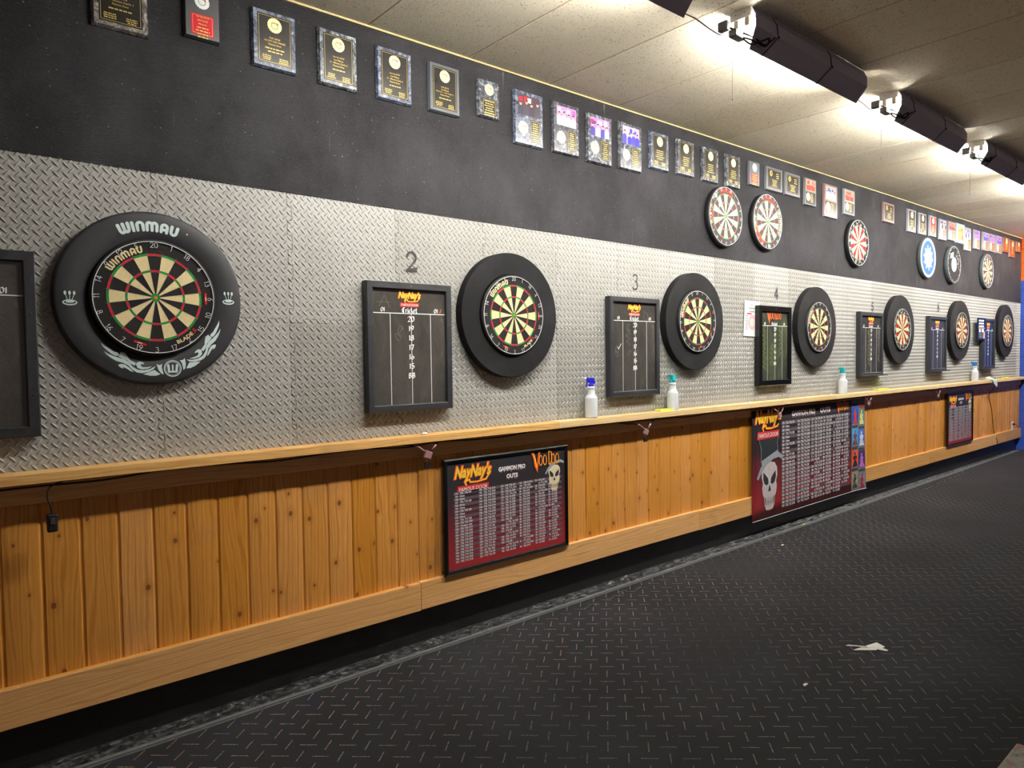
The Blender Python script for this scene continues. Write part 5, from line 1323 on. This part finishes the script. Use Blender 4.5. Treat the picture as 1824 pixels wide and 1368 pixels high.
connector(5.43, .985, 'pinkish cable connector dangling over the top of the large banner', -1)
connector(7.15, .995, 'pinkish cable connector dangling right of the large banner', 1)
connector(9.02, .985, 'pinkish cable connector dangling left of the far framed chart', 1)
root = empty('inline_switch', (.342, -.088, .925), 'black inline switch dangling on a short cord at the lower left', 'switch')
b = MB(); b.box(-.017, .017, -.011, .011, -.040, .026, M['black_plastic']); b.build('switch_body', root, bevel=.006)
b = MB(); b.box(-.008, .008, -.0145, -.011, -.012, .012, pal((60, 58, 56))); b.build('rocker', root, bevel=.002)
b = MB(); b.tube([(0, 0, .024), (-.004, .0, .055), (-.012, .002, .09), (.0, .01, .122), (.04, .02, .136)], .003, M['cable_black'], 6); b.build('cord', root)
root = empty('wall_outlet', (12.205, -.0035, .39), 'white electrical outlet low on the wood panelling near the end wall', 'outlet')
b = MB(); b.box(-.045, .045, -.006, 0, -.062, .062, M['white_plastic']); b.build('cover_plate', root, bevel=.002)
b = MB(); b.lathe([(.016, 0), (.016, -.002), (0, -.002)], M['housing'], 16, o=(0, -.006, .022)); b.lathe([(.016, 0), (.016, -.002), (0, -.002)], M['housing'], 16, o=(0, -.006, -.024)); b.build('socket', root)
b = MB(); b.box(-.014, .014, -.036, -.008, .008, .034, M['black_plastic']); b.tube([(.0, -.036, .02), (.05, -.045, .01), (.14, -.03, -.02), (.24, -.02, -.05), (.33, -.02, -.04)], .004, pal((90, 50, 36)), 6); b.build('plugged_cord', root)

# ------------------------------------------------------------------ floor litter and the table corner
b = MB()
b.add([(-.10, -.05, .001), (-.02, .01, .004), (.06, -.015, .010), (.03, -.06, .003), (-.09, -.058, .002)], [(0, 1, 2, 3, 4)], M['tape'])
b.add([(-.01, .0, .012), (.07, .055, .016), (.10, .0, .006), (.05, -.05, .003), (.0, -.03, .004)], [(0, 1, 2, 3, 4)], M['tape'])
b.add([(-.12, .03, .002), (-.10, .045, .003), (.0, .0, .008), (-.01, -.015, .008)], [(0, 1, 2, 3)], M['tape'])
b.add([(.05, -.05, .003), (.085, -.07, .002), (.10, -.055, .003), (.08, -.02, .005)], [(0, 1, 2, 3)], M['tape'])
o = b.build('tape_scrap', loc=(3.60, -1.555, .001)); o.rotation_euler = (0, 0, -.75); o.scale = (.85, .62, .8); tag(o, 'crumpled scrap of clear tape lying on the carpet', 'tape scrap')
mo = o.modifiers.new('thick', 'SOLIDIFY'); mo.thickness = .0008
for x_, y_, lb, nm, mt in ((2.985, -1.541, 'tiny pale paper bit on the carpet below the tape scrap', 'paper_bit', 'tape'), (5.07, -.30, 'cream paper bit on the carpet below the large banner', 'paper_bit', 'seal'), (5.80, -.10, 'small yellow scrap on the grey carpet edge', 'paper_bit', 'sponge')):
    b = MB(); b.add([(-.016, -.004, .001), (.012, -.007, .003), (.017, .005, .002), (-.010, .006, .004)], [(0, 1, 2, 3)], M[mt])
    o = b.build(nm, loc=(x_, y_, .001 if mt != 'sponge' else .008)); tag(o, lb, 'litter'); mo = o.modifiers.new('thick', 'SOLIDIFY'); mo.thickness = .0015
b = MB(); r = random.Random(2)
for (xa, ya, xb, yb) in ((4.62, -.40, 6.05, -.17), (2.95, -.22, 3.6, -.18), (8.3, -.22, 10.2, -.1)):
    for k in range(26):
        t_ = r.random(); x_ = xa+(xb-xa)*t_+r.gauss(0, .02); y_ = ya+(yb-ya)*t_+r.gauss(0, .012)
        l = r.uniform(.01, .045); a = r.uniform(-.8, .8)
        b.tube([(x_, y_, .002), (x_+l*.5*math.cos(a), y_+l*.5*math.sin(a), .007), (x_+l*math.cos(a+.6), y_+l*math.sin(a+.6), .002)], .0012, pal((120, 112, 104)) if k % 3 else M['seam_dark'], 4)
fr = b.build('frayed_carpet_threads', floor)
root = empty('pub_table', (1.19, -3.04, 0), 'table with weathered grey and orange painted top, corner at bottom right', 'table')
b = MB(); b.box(-.367, .367, -.364, .364, .718, .75, M['tabletop']); b.build('tabletop', root, bevel=.004)
b = MB(); b.lathe([(.04, .02), (.036, .06), (.036, .70), (.09, .715), (.09, .718)], M['black_plastic'], 24, 'Z'); b.build('pedestal', root)
b = MB()
for k in range(4):
    a = k*PI/2+PI/4; ca, sa = math.cos(a), math.sin(a)
    b.add([(ca*.03-sa*.03, sa*.03+ca*.03, .05), (ca*.03+sa*.03, sa*.03-ca*.03, .05), (ca*.32+sa*.02, sa*.32-ca*.02, .02), (ca*.32-sa*.02, sa*.32+ca*.02, .02),
           (ca*.03-sa*.03, sa*.03+ca*.03, .0), (ca*.03+sa*.03, sa*.03-ca*.03, .0), (ca*.32+sa*.02, sa*.32-ca*.02, .0), (ca*.32-sa*.02, sa*.32+ca*.02, .0)],
          [(0, 3, 2, 1), (0, 1, 5, 4), (1, 2, 6, 5), (2, 3, 7, 6), (3, 0, 4, 7), (4, 5, 6, 7)], M['black_plastic'])
b.build('foot', root, recalc=True)
